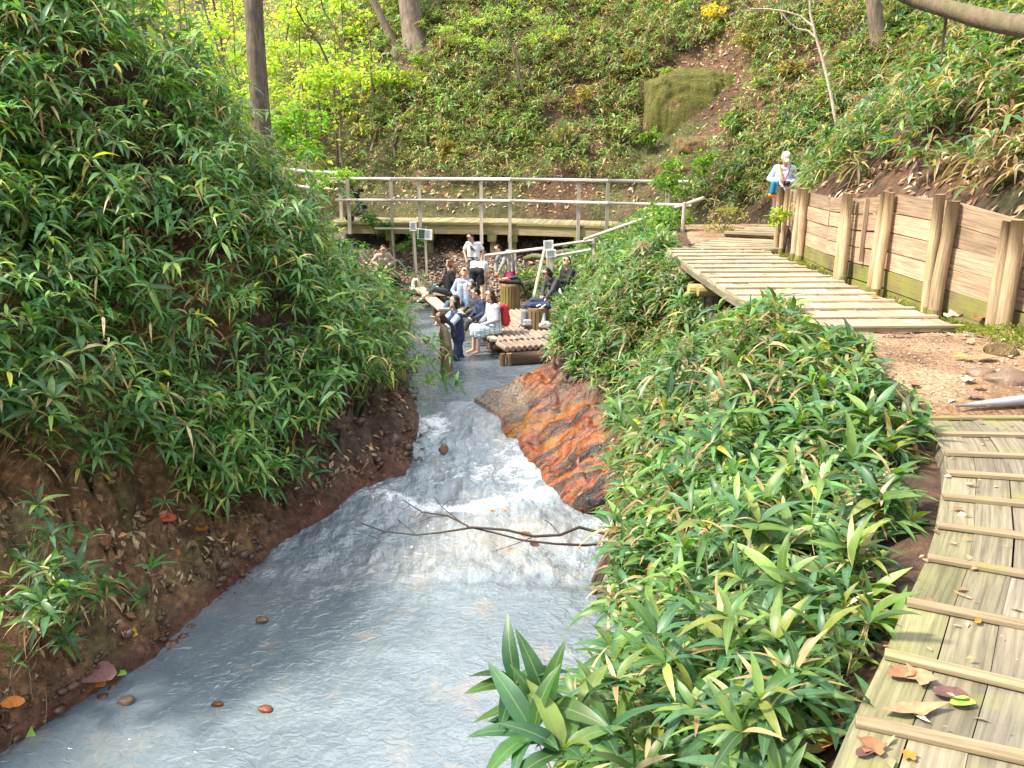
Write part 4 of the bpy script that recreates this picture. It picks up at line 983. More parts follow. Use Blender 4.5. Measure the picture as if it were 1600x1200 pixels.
# --- 4 girl with magenta skirt
p = D(792, 424, 22.9)
person('girl in a grey top and magenta skirt leaning over the taller log seat', (p.x + .16, p.y - .25, DZ + .80), faceto(-.85, -.5), pose(STAND, neck=(0, .34, .34), head=(0, .47, .46), look=(0, .75, -.65), elL=(-.2, .42, .10), haL=(-.12, .50, -.12), elR=(.2, .42, .10), haR=(.1, .48, -.14), knL=(-.1, .12, -.36), anL=(-.1, -.1, -.55), knR=(.1, .12, -.36), anR=(.1, -.1, -.55)), 'grey', 'magenta', 'short', leg='skirt', s=.98)
# --- 5 seated woman with long reddish hair
p = G(697, 463, DZ); 
person('seated woman in a black cardigan with a reddish ponytail, turned away', (p.x + .05, p.y + .1, DZ + .12), faceto(-.92, -.38), pose(SIT, neck=(.02, -.05, .52), head=(.05, -.06, .70), look=(.75, .5, -.1), elL=(-.25, -.12, .26), haL=(-.22, -.15, .02), elR=(.24, .05, .22), haR=(.06, .26, .14), knL=(-.12, .42, .10), anL=(-.12, .72, -.08), knR=(.12, .40, .10), anR=(.12, .66, -.12)), 'black', 'charcoal', 'tail', 'hairb', skin='skin2', leg='crop', s=1.05)
# --- 6 seated man
p = G(722, 479, DZ)
person('seated man in a pale blue-grey shirt and rolled jeans, one foot in the water', (p.x + .05, p.y + .1, DZ + .12), faceto(-.22, -1), pose(SIT, neck=(0, -.04, .52), head=(-.02, -.01, .71), look=(0, .95, -.25), elL=(-.26, .0, .22), haL=(-.22, .24, .06), elR=(.28, .02, .26), haR=(.10, .20, .08), knL=(-.22, .40, .08), anL=(-.22, .62, -.16), knR=(.30, .34, .0), anR=(.52, .58, -.40)), 'bluegrey', 'jeans', 'short', leg='crop', s=1.04)
# --- 7 woman in navy vest, standing in the water
p = G(716, 560, -2.6)
person('woman wading in a navy vest over light blue sleeves, arms raised', (p.x, p.y, -2.6 + .48), faceto(-.75, -.35), pose(STAND, neck=(0, .03, .50), head=(0, .07, .70), look=(-.1, .8, -.5), elL=(-.2, .25, .26), haL=(-.04, .46, .40), elR=(.22, .24, .28), haR=(.0, .46, .42), knL=(-.12, .1, -.42), anL=(-.12, -.02, -.8), knR=(.10, -.08, -.42), anR=(.1, -.25, -.76)), 'navy', 'navy', 'bob', sleeve='ltblue', leg='crop', s=1.03)
# --- 8 woman in olive coat
p = G(699, 583, -2.6)
o8, J8, Q8 = person('woman in a long olive-brown coat standing in the pool with brown hair tied back', (p.x, p.y, -2.6 + .42), faceto(-.95, -.1), pose(STAND, neck=(0, .05, .48), head=(0, .12, .66), look=(.1, .9, .1), elL=(-.31, .0, .20), haL=(-.30, .14, -.04), elR=(.31, -.03, .2), haR=(.30, .10, -.04), knL=(-.1, .05, -.40), anL=(-.1, 0, -.78), knR=(.1, .0, -.40), anR=(.1, -.05, -.78)), 'olive', 'olive', 'tail', 'hairdb', leg='coat', s=1.02)
# --- 9, 10, 11 three seated
FD = faceto(-.95, -.42)
p = deckpt(2.65, .14)
person('seated woman in a dark grey jacket, farthest of three on the deck edge', (p.x, p.y, DZ + .10), FD, pose(SIT, neck=(0, .05, .50), head=(0, .12, .68)), 'charcoal', 'black', 'bob', leg='crop', s=1.0)
p = deckpt(1.95, .14)
person('seated person in a navy top and grey trousers, middle of three on the deck edge', (p.x, p.y, DZ + .10), FD, pose(SIT, neck=(0, .10, .49), head=(0, .20, .65), look=(0, .7, -.7), anL=(-.1, .62, -.36), knL=(-.1, .43, .04)), 'navy', 'charcoal', 'short', leg='crop', s=1.0)
p = deckpt(1.15, .18)
o11, J11, Q11 = person('seated woman in a blue and white plaid dress wearing a red backpack', (p.x, p.y, DZ + .10), faceto(-.9, -.5), pose(SIT, neck=(0, .05, .52), head=(0, .12, .70), look=(-.1, .8, -.5), haL=(-.08, .33, .12), haR=(.06, .34, .12)), 'plaid', 'plaid', 'long', 'hairdb', sleeve='grey', leg='skirt', s=1.03)
bp = empty('backpack', (p.x + .19, p.y + .1, DZ + .36), faceto(-.9, -.5)); tag(bp, 'bright red backpack worn by the woman in the plaid dress', 'backpack')
soft('bag_body', [((-.08, -.0, -.12), .10, (-.07, .0, .18), .085), ((.08, -.0, -.12), .10, (.07, .0, .18), .085)], M['red'], bp, noisef=.015)
soft('pocket', [((-.06, -.09, -.10), .05, (.06, -.09, -.10), .05), ((-.05, -.09, -.02), .045, (.05, -.09, -.02), .045)], M['red'], bp, color=(.7, .7, .7))
for sg in (-1, 1): soft('strap', [((sg * .09, .05, .2), .018, (sg * .12, .18, .22), .018), ((sg * .12, .18, .22), .018, (sg * .13, .24, .05), .018)], M['red'], bp, vox=.01)
ca = empty('camera', (p.x - .42, p.y - .12, DZ + .33)); tag(ca, 'small black camera held on the lap of the woman in the plaid dress', 'camera')
mb = MB(); mb.box((0, 0, 0), .13, .07, .085); mb.build('camera_body', M['blk'], ca); mb = MB(); mb.tube([(0, -.03, 0), (0, -.10, 0)], .038, 12); mb.build('lens', M['blk'], ca, sm=True)
# --- 12, 13 pair at the right
p = D(866, 470, 20.4)
person('woman in a dark coat with black hair bending forward at the right of the deck', (p.x + .1, p.y, DZ + .35), faceto(-.75, -.65), pose(SIT, neck=(0, .25, .44), head=(0, .40, .58), look=(0, .6, -.8), elL=(-.18, .36, .2), haL=(-.1, .5, .0), elR=(.2, .3, .2), haR=(.1, .45, .05)), 'charcoal', 'charcoal', 'bob', s=1.02, shoes='blk')
p = D(889, 462, 20.8)
person('man in a black jacket with short black hair half hidden behind the right bank foliage', (p.x, p.y, DZ + .40), faceto(-.8, -.6), pose(SIT, neck=(0, .05, .52), head=(0, .1, .70), look=(-.2, .9, -.2), elL=(-.2, .25, .25), haL=(-.12, .45, .28)), 'black', 'black', 'short', s=1.05, shoes='blk')
# --- 14 person in cap on the path
p = D(1222, 292, 18.4); gz_ = Hs(p.x, p.y) + .03
o14, J14, Q14 = person('person in a cream cap and pale shirt standing at the end of the plank wall', (p.x, p.y, gz_ + .86), faceto(-.25, -1), pose(STAND, neck=(-.02, .10, .50), head=(-.02, .2, .66), look=(-.1, .8, -.6), elL=(-.28, .02, .22), haL=(-.07, .24, .14), elR=(.28, .04, .24), haR=(.06, .26, .14)), 'ltblue', 'brownc', 'cap', shoes='brownc', s=1.0)
hd, up, lk = Q14['hd'], Q14['up'], Q14['lk']
soft('cap', [(hd + up * .03 - lk * .02, .105, hd + up * .06 - lk * .01, .10), (hd + up * .045 + lk * .09 - Q14['hs'] * .04, .018, hd + up * .035 + lk * .15 - Q14['hs'] * .02, .014), (hd + up * .045 + lk * .09 + Q14['hs'] * .04, .018, hd + up * .035 + lk * .15 + Q14['hs'] * .02, .014), (hd + up * .045 + lk * .09, .018, hd + up * .035 + lk * .16, .014)], M['cap'], o14, .011)
soft('strap', [(Q14['shR'] + V3(-.06, .05, .06), .022, V3(.02, .20, .22), .022), (V3(.02, .20, .22), .022, V3(-.12, .18, .04), .022)], M['orange'], o14, .011)
soft('strap', [(Q14['shL'] + V3(.05, .05, .06), .015, V3(-.03, .24, .2), .015)], M['red'], o14, .011, color=(.5, .4, .4))
bg = empty('shoulder_bag', (p.x - .22, p.y - .2, gz_ + .86)); tag(bg, 'blue shoulder bag with an orange base at the hip of the person in the cap', 'bag')
soft('bag_body', [((-.05, 0, -.02), .075, (-.03, 0, .14), .07), ((.05, 0, -.02), .075, (.05, 0, .14), .07)], M['blue'], bg); soft('bag_base', [((-.08, 0, -.09), .05, (.08, 0, -.12), .05)], M['orange'], bg)
cm_ = empty('camera', (p.x - .02, p.y - .33, gz_ + 1.02)); tag(cm_, 'dark camera in the hands of the person in the cap', 'camera')
mb = MB(); mb.box((0, 0, 0), .14, .08, .09); mb.build('camera_body', M['blk'], cm_); mb = MB(); mb.tube([(0, -.03, 0), (0, -.13, -.02)], .04, 12); mb.build('lens', M['blk'], cm_, sm=True)

# ================================================================== BELONGINGS
def bag(name, loc, rz, body, col, label, cat, extras=(), nf=.02):
    o = empty(name, loc, rz); tag(o, label, cat); soft('bag_body' if cat != 'clothes' else 'folded_cloth', body, M[col], o, noisef=nf)
    for n, c, m in extras: soft(n, c, M[m], o, .010)
    return o
c = G(824, 513, DZ)
bag('backpack', c + V3(0, 0, .05), .1, [((-.07, 0, .06), .09, (-.06, .02, .30), .085), ((.07, 0, .06), .09, (.06, .02, .30), .085)], 'bagg', 'grey backpack with a white leaf emblem standing on the log deck', 'backpack',
    [('pocket', [((-.06, -.08, .06), .05, (.06, -.08, .06), .05), ((-.06, -.08, .13), .045, (.06, -.08, .13), .045)], 'grey'), ('top_handle', [((-.03, .02, .40), .012, (0, .02, .43), .012), ((0, .02, .43), .012, (.03, .02, .40), .012)], 'blk'),
     ('emblem', [((0, -.135, .06), .006, (0, -.135, .13), .012), ((-.02, -.133, .07), .006, (-.045, -.13, .115), .010), ((.02, -.133, .07), .006, (.045, -.13, .115), .010), ((-.035, -.135, .055), .004, (.035, -.135, .055), .004)], 'white'),
     ('strap', [((-.14, -.02, .05), .015, (-.2, -.08, .0), .015)], 'blk')])
bag('clothes', t1 + V3(0, 0, .02), 0, [((-.24, 0, .03), .05, (.2, .05, .06), .07), ((.1, 0, .08), .08, (.30, -.05, -.02), .05), ((-.1, -.12, .04), .05, (.2, -.14, .04), .06), ((.3, -.08, -.04), .035, (.36, -.12, -.2), .02)], 'black', 'heap of black and green jackets on the taller log seat', 'clothes', [('green_lining', [((.02, -.05, .13), .05, (.16, -.02, .15), .045)], 'green')])
bag('clothes', t1 + V3(-.12, -.08, .10), .3, [((-.1, 0, 0), .035, (.08, .03, .02), .04), ((-.06, -.06, 0), .03, (.1, -.05, .01), .03)], 'red', 'red and white striped cloth lying on the black jackets', 'clothes', [('white_fold', [((-.06, -.01, .035), .022, (.06, .01, .045), .022)], 'white')])
bag('clothes', t2 + V3(0, 0, .03), .2, [((-.24, 0, .0), .07, (.22, .0, .02), .08), ((-.15, -.1, .03), .07, (.2, -.12, .0), .08), ((-.12, .05, .10), .06, (.1, .05, .09), .08), ((.1, -.15, .0), .06, (.25, -.1, -.03), .05)], 'navy', 'crumpled navy jacket with white print on the shorter log seat', 'clothes', [('white_print', [((-.05, -.19, .02), .02, (.02, -.2, .05), .018), ((.06, -.205, .0), .02, (.14, -.19, .04), .018), ((.0, -.2, -.03), .015, (.1, -.2, -.03), .015)], 'white')])
c = G(848, 514, DZ)
bag('plastic_bag', c + V3(.02, 0, .05), 0, [((-.08, 0, .05), .08, (.06, 0, .05), .09), ((-.02, 0, .1), .08, (.0, 0, .30), .03)], 'plastic', 'white and yellow carrier bag standing beside the shorter log seat', 'carrier bag', [('yellow_print', [((-.04, -.08, .06), .022, (.05, -.09, .12), .02)], 'yel')])
c = D(876, 460, 19.9)
bag('plastic_bag', c + V3(0, 0, -.05), 0, [((-.07, 0, -.08), .08, (.07, 0, -.07), .09), ((0, 0, 0), .08, (-.02, 0, .18), .02)], 'plastic', 'plain white plastic bag hanging from the hand of the person in the dark coat', 'carrier bag')
c = D(650, 440, 23.8)
bag('backpack', c + V3(0, 0, -.15), .3, [((-.08, 0, -.04), .09, (-.05, 0, .20), .06), ((.08, 0, -.04), .09, (.05, 0, .20), .06)], 'pink', 'pale pink and grey backpack standing behind the plank walk', 'backpack', [('pocket', [((-.08, -.07, -.04), .05, (.0, -.08, .08), .05)], 'grey'), ('strap', [((-.02, -.08, .24), .014, (-.06, -.11, -.02), .014)], 'white')])
c = D(614, 434, 23.7)
bag('backpack', c + V3(0, 0, -.12), .3, [((-.14, 0, -.02), .12, (.14, 0, -.02), .12), ((-.05, 0, .08), .1, (.12, 0, .12), .09)], 'black', 'black rucksack at the feet of the man in the tan shirt', 'backpack', [('strap', [((-.1, -.1, .1), .014, (.1, -.12, .06), .014)], 'blk')])
c = G(674, 457, DZ)
bag('clothes', c + V3(.08, 0, .12), .3, [((-.08, 0, 0), .06, (.1, 0, .04), .06), ((0, -.05, .06), .05, (.06, 0, .10), .04)], 'teal', 'teal cloth bundle beside the seated woman with the ponytail', 'clothes')
tw = D(799, 402, 22.3)
o = empty('towel', tw); tag(o, 'beige towel hanging over the rough pole handrail', 'towel')
soft('hanging_cloth', [((-.12, 0, .17), .04, (.10, 0, .15), .04), ((-.10, 0, .15), .045, (-.08, .0, -.38), .05), ((.0, 0, .15), .04, (.02, .0, -.36), .045), ((.10, 0, .14), .04, (.14, 0, -.42), .04)], M['towel'], o, noisef=.03)
# stroller on the bridge
q = D(563, 318, 26.3); st = empty('stroller', (q.x, q.y, -.49), 2.0); tag(st, 'folding black baby stroller parked on the left end of the footbridge', 'stroller')
def tb(name, pts, r, m='blk'): mb = MB(); mb.tube(pts, r, 8); mb.build(name, M[m], st, sm=True)
for x in (-.22, .22):
    tb('frame', [(x, -.32, .10), (x, .02, .42), (x, .30, 1.02)], .018); tb('frame', [(x, .36, .10), (x, .0, .45), (x, -.18, .52)], .016)
    for y in (-.34, .36):
        for dx in (-.03, .03): mb = MB(); mb.tube([(x + dx - .012, y, .085), (x + dx + .012, y, .085)], .085, 16); mb.build('wheel', M['blk'], st)
tb('handle', [(-.22, .30, 1.02), (0, .34, 1.05), (.22, .30, 1.02)], .022); tb('axle', [(-.22, -.33, .1), (.22, -.33, .1)], .014); tb('axle', [(-.22, .36, .1), (.22, .36, .1)], .014)
soft('seat', [((-.14, -.12, .42), .07, (.14, -.12, .42), .07), ((-.14, -.02, .42), .06, (-.13, .12, .80), .05), ((.14, -.02, .42), .06, (.13, .12, .80), .05), ((0, 0, .42), .07, (0, .12, .8), .06)], M['black'], st)
soft('canopy', [((-.17, .10, .84), .07, (.17, .10, .84), .07), ((-.16, -.04, .92), .06, (.16, -.04, .92), .06)], M['black'], st, color=(1, 1, 1)); soft('basket', [((-.14, 0, .2), .07, (.14, 0, .2), .07), ((-.14, .15, .2), .06, (.14, .15, .2), .06)], M['charcoal'], st)

# ================================================================== STONES, LOGS
rr = random.Random(4)
blob('stone', G(774, 548, -2.6) + V3(0, .15, .1), (.17, .16, .17), M['stone'], 'round grey stone at the water corner of the log deck', cat='stone', seed=2, sub=3, amp=.12)
blob('stone', G(786, 560, -2.6) + V3(0, .1, -.02), (.14, .12, .07), M['stone'], 'flat pale stone in the water below the round grey one', cat='stone', seed=5, sub=3, amp=.15)
sl = bpy.data.objects['stone']
for k, (px, py, s, lab) in enumerate(((651, 471, .20, 'angular pale slab stone tilted under the plank walk'), (628, 474, .13, 'small stone at the pool edge left of the angular slab'), (668, 478, .12, 'brown stone at the pool edge right of the angular slab'), (693, 706, .07, 'dark wet stone splitting the narrow chute of the rapids'))):
    z = -2.55 if k < 3 else -2.92
    blob('stone', G(px, py, z) + V3(0, 0, .03), (s, s * .7, s * (.5 if k < 3 else 1.3)), M['stone'], lab, cat='stone', seed=20 + k, sub=3, amp=.3)
bx = [(340, 1100, .06, 'larger-lit orange-stained stone breaking the water, left of two'), (415, 1108, .075, 'flat orange-stained stone breaking the water, right of two')]
m_or = m_plain('orange_crust', (.13, .035, .010), .5, .5, 20, 0, .8, 40)
for k, (px, py, s, lab) in enumerate(bx): blob('stone', G(px, py, -3.69), (s, s * .6, s * .45), m_or, lab.replace('larger-lit ', 'small '), cat='stone', seed=40 + k, sub=3, amp=.35)
for k, (px, py, s, lab) in enumerate(((405, 975, .07, 'pinkish wet stone poking out of the calm water near the left bank'), (190, 1105, .08, 'pale wet stone at the water edge bottom left'), (1545, 590, .10, 'brown stone half sunk at the right side of the dirt path'), (1590, 600, .16, 'rounded brown boulder at the right frame edge of the dirt path'), (1575, 555, .14, 'mossy lump of earth and stone below the end of the plank wall'))):
    z = -3.68 if k < 2 else .02
    blob('stone', G(px, py, z) + V3(0, .1, .0), (s, s * .8, s * .5), M['stone'] if k < 4 else M['rock_m'], lab, cat='stone', seed=60 + k, sub=3, amp=.3)
def logobj(a, b, r0, r1, label, mat='barkm', name='fallen_log', cat='log', bend=.05):
    o = empty(name, a); tag(o, label, cat); mb = MB(); a, b = Vector(a), Vector(b); n = 9
    pts = [rel(a.lerp(b, i / (n - 1)) + V3(0, 0, bend * math.sin(i * 1.7)) , o) for i in range(n)]
    mb.tube(pts, [r0 + (r1 - r0) * i / (n - 1) for i in range(n)], 12, .08); mb.build('trunk', M[mat], o, sm=True); return o
logobj(D(785, 452, 23.2), D(905, 425, 22.6), .13, .10, 'brown log lying across the bank behind the log seats')
logobj(D(820, 405, 24.4), D(925, 388, 23.6), .09, .07, 'thin brown log lying higher on the soil below the bridge', 'barkm')
logobj(D(870, 412, 23.6), D(955, 396, 22.8), .14, .12, 'reddish rotten log half under the right bank foliage')
logobj(D(618, 414, 25.0), D(700, 424, 25.0), .05, .03, 'thin dark branch on the soil under the bridge', 'twig', 'fallen_branch', 'branch')
# sawn log stub at the boardwalk edge (bottom of the picture)
c = G(1268, 1150, -.12); o = empty('log_stub', c); tag(o, 'short sawn log stub with a dark hollow heart beside the near boardwalk', 'log stub')
ax = V3(-.25, -.55, .35).normalized()
mb = MB(); mb.tube([(0, 0, 0) , ax * .0 + V3(0, 0, .0) - ax * .14], .052, 20, .02); mb.build('trunk', M['barkm'], o, sm=False)
mb = MB(); mb.tube([ax * -.002, ax * .006], .048, 20, .02); mb.build('cut_face', M['yellowlog'], o); mb = MB(); mb.tube([ax * .003, ax * .009], .022, 14, .1); mb.build('hollow', M['blk'], o)
c = G(985, 862, -3.2); o = empty('tree_stump', c); tag(o, 'dark wet tree stump under the leaves at the right edge of the rapids', 'tree stump')
mb = MB(); mb.tube([(.1, .05, -.75), (.05, .02, -.3), (0, 0, .08), (-.02, 0, .22)], [.36, .30, .26, .25], 22, .06); mb.build('trunk', M['darklog'], o)
for k in range(5):
    an = 2.2 + k * .6; mb = MB(); mb.tube([(math.cos(an) * .24, math.sin(an) * .24, 0), (math.cos(an) * .4, math.sin(an) * .4, -.35), (math.cos(an) * .5, math.sin(an) * .55, -.6)], [.05, .04, .02], 8, .1); mb.build('root', M['darklog'], o)

# dead branch over the water
def branch():
    a = D(958, 838, 9.4); o = empty('dead_branch', a); tag(o, 'bare dark branch reaching left over the rapids from the right bank', 'branch')
    Yb = 9.2
    def S(name, pts, r0, r1):
        P = [rel(D(x, y, Yb + dy), o) for x, y, dy in pts]; n = len(P); mb = MB(); mb.tube(P, [(r0 + (r1 - r0) * i / (n - 1)) * 1.25 + .001 for i in range(n)], 6, .12); mb.build(name, M['twig'], o, sm=True)
    S('limb', [(960, 838, .2), (905, 824, .1), (875, 836, 0), (835, 838, 0), (790, 828, 0), (740, 824, 0), (690, 832, .05), (650, 836, .1), (600, 830, .15), (565, 818, .2)], .016, .005)
    S('limb', [(965, 846, .2), (915, 852, 0), (870, 850, -.05), (820, 845, -.05), (770, 832, 0), (735, 824, 0)], .013, .007)
    S('twig', [(735, 824, 0), (700, 806, 0), (660, 800, .05), (640, 788, .1), (628, 780, .1)], .009, .003)
    S('twig', [(735, 826, 0), (715, 812, 0), (690, 792, .1), (678, 776, .1)], .006, .002); S('twig', [(690, 792, .1), (700, 782, .1), (722, 780, .15)], .004, .002)
    S('twig', [(650, 836, .1), (622, 812, .1), (628, 822, .1)], .004, .002); S('twig', [(600, 830, .15), (590, 842, .1), (575, 836, .1)], .004, .002)
    S('twig', [(700, 806, 0), (672, 808, 0), (655, 816, 0)], .004, .002); S('twig', [(660, 800, .05), (650, 810, .1), (640, 806, .1)], .003, .002); S('twig', [(875, 836, 0), (860, 818, 0), (850, 812, 0)], .004, .002)
    S('twig', [(565, 818, .2), (555, 808, .2), (545, 815, .2)], .004, .002); S('twig', [(835, 838, 0), (800, 852, 0), (770, 862, 0)], .004, .002); S('twig', [(640, 788, .1), (632, 796, .1), (620, 792, .1)], .003, .0015)
branch()
# ================================================================== FOLIAGE ENGINE (numpy)
def norm(v): return v / np.maximum(np.linalg.norm(v, axis=-1, keepdims=True), 1e-9)
def surf_normal(x, y):
    e = .25; hx = (H0(x + e, y) - H0(x - e, y)) / (2 * e); hy = (H0(x, y + e) - H0(x, y - e)) / (2 * e)
    return norm(np.stack([-hx, -hy, np.ones_like(hx)], 1)), np.sqrt(1 + hx * hx + hy * hy)
def inframe(P, mg=170):
    px, py, zc = project(P); return (px > -mg) & (px < 1600 + mg) & (py > -mg * 1.2) & (py < 1200 + mg) & (zc > .1) & (P[:, 1] > .3)
class Leaves:
    def __init__(s): s.V = []; s.UV = []; s.C = []; s.T = []; s.n = 0
    def add(s, P, Dv, N, L, W, droop, col, segs=3, mid=True, base_w=.55):
        """P start, Dv direction, N upper side, per-leaf length, width, droop and colour (rgba)"""
        m = len(P)
        if not m: return
        Dv = norm(Dv); A = norm(np.cross(Dv, N)); N = norm(np.cross(A, Dv)); L = L[:, None]; W = W[:, None]; dr = droop[:, None]
        ss = np.linspace(0, 1, segs + 1); rows = []; uvs = []
        tw = RNG.normal(0, .25, (m, 1))
        for i, t in enumerate(ss):
            c = P + Dv * L * t; c = c + N * (L * .10 * np.sin(t * 3.14) * (1 - dr)); c[:, 2:3] -= dr * L * t * t
            if i in (0, segs): rows.append([c]); uvs.append([(0, t)]); continue
            w = W * .5 * (np.sin(math.pi * min(t ** .72, 1)) ** .8)
            A2 = norm(A + N * tw * t)
            if mid: rows.append([c - A2 * w + N * w * .28, c, c + A2 * w + N * w * .28]); uvs.append([(-1, t), (0, t), (1, t)])
            else: rows.append([c - A2 * w, c + A2 * w]); uvs.append([(-1, t), (1, t)])
        k = sum(len(r) for r in rows); V = np.stack([q for r in rows for q in r], 1).reshape(-1, 3)
        UV = np.tile(np.array([u for r in uvs for u in r]), (m, 1))
        tri = []; o = 0; offs = []
        for r in rows: offs.append(o); o += len(r)
        w = 3 if mid else 2
        for j in range(w - 1): tri.append((0, offs[1] + j + 1, offs[1] + j)); 
        for i in range(1, segs - 1):
            for j in range(w - 1):
                a, b = offs[i] + j, offs[i + 1] + j; tri += [(a, a + 1, b + 1), (a, b + 1, b)]
        for j in range(w - 1): tri.append((offs[segs - 1] + j, offs[segs - 1] + j + 1, offs[segs]))
        tri = np.array(tri); T = (tri[None] + (np.arange(m) * k)[:, None, None]).reshape(-1, 3) + s.n
        s.V.append(V); s.UV.append(UV); s.C.append(np.repeat(col, k, axis=0)); s.T.append(T); s.n += len(V)
    def build(s, name, mat, label=None, cat=None, kind='stuff', parent=None, loc=None):
        V = np.concatenate(s.V)
        if loc is not None: V = V - np.array(loc)[None]
        me = bigmesh(name, V, [np.concatenate(s.T)], mat, UV=np.concatenate(s.UV), C=np.concatenate(s.C))
        o = link(name, me, None, parent, loc); tag(o, label, cat, None, kind); return o
GREENS = np.array([(.058, .140, .042), (.074, .175, .042), (.044, .120, .052), (.115, .205, .046), (.065, .155, .072), (.15, .235, .058)])
DEADS = np.array([(.36, .26, .13), (.46, .36, .20), (.24, .13, .06), (.30, .20, .09)])
def leafcols(n, dead, yel, bright=1.0, pale=.3, greens=GREENS, gw=None):
    c = greens[RNG.choice(len(greens), n, p=gw)] * RNG.uniform(.65, 1.4, (n, 1)) * bright
    u = RNG.random(n); m = u < dead; c[m] = DEADS[RNG.integers(0, len(DEADS), m.sum())] * RNG.uniform(.6, 1.15, (m.sum(), 1))
    m2 = (u >= dead) & (u < dead + yel); c[m2] = np.array([.38, .36, .05]) * RNG.uniform(.6, 1.2, (m2.sum(), 1))
    a = np.clip(RNG.normal(pale, .3, n), 0, 1); a[m] = 0
    return np.concatenate([c, a[:, None]], 1), m
def rosettes(LV, C, A, kmin, kmax, L, Wr, droop, dead, yel, bright, pale, segs, mid, elev=(35, 85), gw=None):
    """whorls of leaves: centres C, axes A, leaf length L (per whorl)"""
    n = len(C)
    if not n: return
    k = RNG.integers(kmin, kmax + 1, n); idx = np.repeat(np.arange(n), k); m = len(idx)
    a = A[idx]; rf = np.where(np.abs(a[:, 2:3]) < .9, np.array([[0, 0, 1.0]]), np.array([[1.0, 0, 0]]))
    s1 = norm(np.cross(a, rf)); s2 = np.cross(a, s1)
    first = np.concatenate([[0], np.cumsum(k)[:-1]]); j = np.arange(m) - first[idx]
    ph = RNG.random(n)[idx] * 6.28 + j * 6.28 / k[idx] + RNG.normal(0, .25, m)
    th = np.radians(RNG.uniform(elev[0], elev[1], m))
    Dv = a * np.cos(th)[:, None] + (s1 * np.cos(ph)[:, None] + s2 * np.sin(ph)[:, None]) * np.sin(th)[:, None]
    N = a * .5 + np.array([[0, 0, .6]]) + RNG.normal(0, .25, (m, 3)); LL = L[idx] * RNG.uniform(.62, 1.12, m)
    col, dm = leafcols(m, dead[idx] if hasattr(dead, '__len__') else dead, yel, 1, pale, gw=gw)
    col[:, :3] *= (bright[idx] if hasattr(bright, '__len__') else np.full(m, bright))[:, None]
    dr = RNG.uniform(droop[0], droop[1], m) + dm * .3
    W = LL * Wr * RNG.uniform(.8, 1.15, m) * np.where(dm, .6, 1)
    LV.add(C[idx] + a * RNG.uniform(-.03, .02, (m, 1)), Dv, N, LL, W, dr, col, segs, mid)
def canes(name, B, T, r, mat, kind='stuff', label=None):
    n = len(B); d = norm(T - B); rf = np.tile([[0.3, .9, .1]], (n, 1)); a = norm(np.cross(d, rf)); b = np.cross(d, a)
    V = []; mid = (B + T) / 2 + RNG.normal(0, .02, (n, 3))
    for P, q in ((B, 1), (mid, .9), (T, .6)):
        for k in range(3):
            an = 2.094 * k; V.append(P + (a * math.cos(an) + b * math.sin(an)) * r * q)
    V = np.stack(V, 1).reshape(-1, 3); F = []
    for s in (0, 3):
        for k in range(3): F.append((s + k, s + (k + 1) % 3, s + 3 + (k + 1) % 3, s + 3 + k))
    F = (np.array(F)[None] + (np.arange(n) * 9)[:, None, None]).reshape(-1, 4)
    o = link(name, bigmesh(name, V, [F], mat)); tag(o, label, None, None, kind); return o
def sample(n, x0, x1, y0, y1, dens, mg=170, zup=.5):
    x = RNG.uniform(x0, x1, n); y = RNG.uniform(y0, y1, n); nr, st = surf_normal(x, y)
    keep = RNG.random(n) * 3.0 < np.minimum(st, 3.0) * dens(x, y)
    x, y, nr = x[keep], y[keep], nr[keep]; z = H(x, y); P = np.stack([x, y, z], 1)
    k = inframe(P + np.array([[0, 0, zup]]), mg); return P[k], nr[k]
def bamboo(P, nr, hmin, hmax, L, lean_out=.6, nside=(1, 3), rnd=.22, up=.7):
    n = len(P); lean_out = np.broadcast_to(lean_out, (n,))[:, None]; hmin = np.broadcast_to(hmin, (n,)); hmax = np.broadcast_to(hmax, (n,)); lean = norm(nr * lean_out + np.array([[0, 0, up]]) + RNG.normal(0, rnd, (n, 3)))
    h = RNG.uniform(hmin, hmax, n)[:, None]; T = P + lean * h; ax = norm(lean * .7 + np.array([[0, 0, .55]]) + RNG.normal(0, .28, (n, 3)))
    C = [T]; A = [ax]; own = [np.arange(n)]; LL = [L.copy()]
    ns = RNG.integers(nside[0], nside[1] + 1, n)
    for k in range(nside[1]):
        m = ns > k; q = RNG.uniform(.45, .92, (m.sum(), 1)); off = RNG.normal(0, 1, (m.sum(), 3)) * [1, 1, .4]; off = norm(off) * RNG.uniform(.08, .22, (m.sum(), 1)) * (h[m] / .7 + .2)
        C.append(P[m] + lean[m] * h[m] * q + off); A.append(norm(ax[m] + off * 2.5)); own.append(np.nonzero(m)[0]); LL.append(L[m] * .9)
    return np.concatenate(C), np.concatenate(A), np.concatenate(own), np.concatenate(LL), T

# ------------------------------------------------------------------ individual plants with leaf parts (nearest ones)
LEAFV = []
def leaf_variants():
    for i in range(14):
        LV = Leaves(); dead = i >= 12
        col = np.array([[*(GREENS[i % 6] * random.uniform(.75, 1.25)), (.1, .5, .3, .65)[i % 4]]]) if not dead else np.array([[*DEADS[i % 2], 0.0]])
        if i == 11: col = np.array([[.22, .26, .06, .6]])
        LV.add(np.zeros((1, 3)), np.array([[0, 1.0, 0]]), np.array([[0, 0, 1.0]]), np.array([1.0]), np.array([.21 if not dead else .13]), np.array([random.uniform(.08, .4)]), col, 6, True)
        LEAFV.append(bigmesh('leaf', np.concatenate(LV.V), [np.concatenate(LV.T)], M['leaf'], UV=np.concatenate(LV.UV), C=np.concatenate(LV.C)))
leaf_variants()
def basis(D_, N_):
    D_ = Vector(D_).normalized(); A = D_.cross(Vector(N_)).normalized(); N_ = A.cross(D_).normalized()
    return Matrix((A, D_, N_)).transposed()
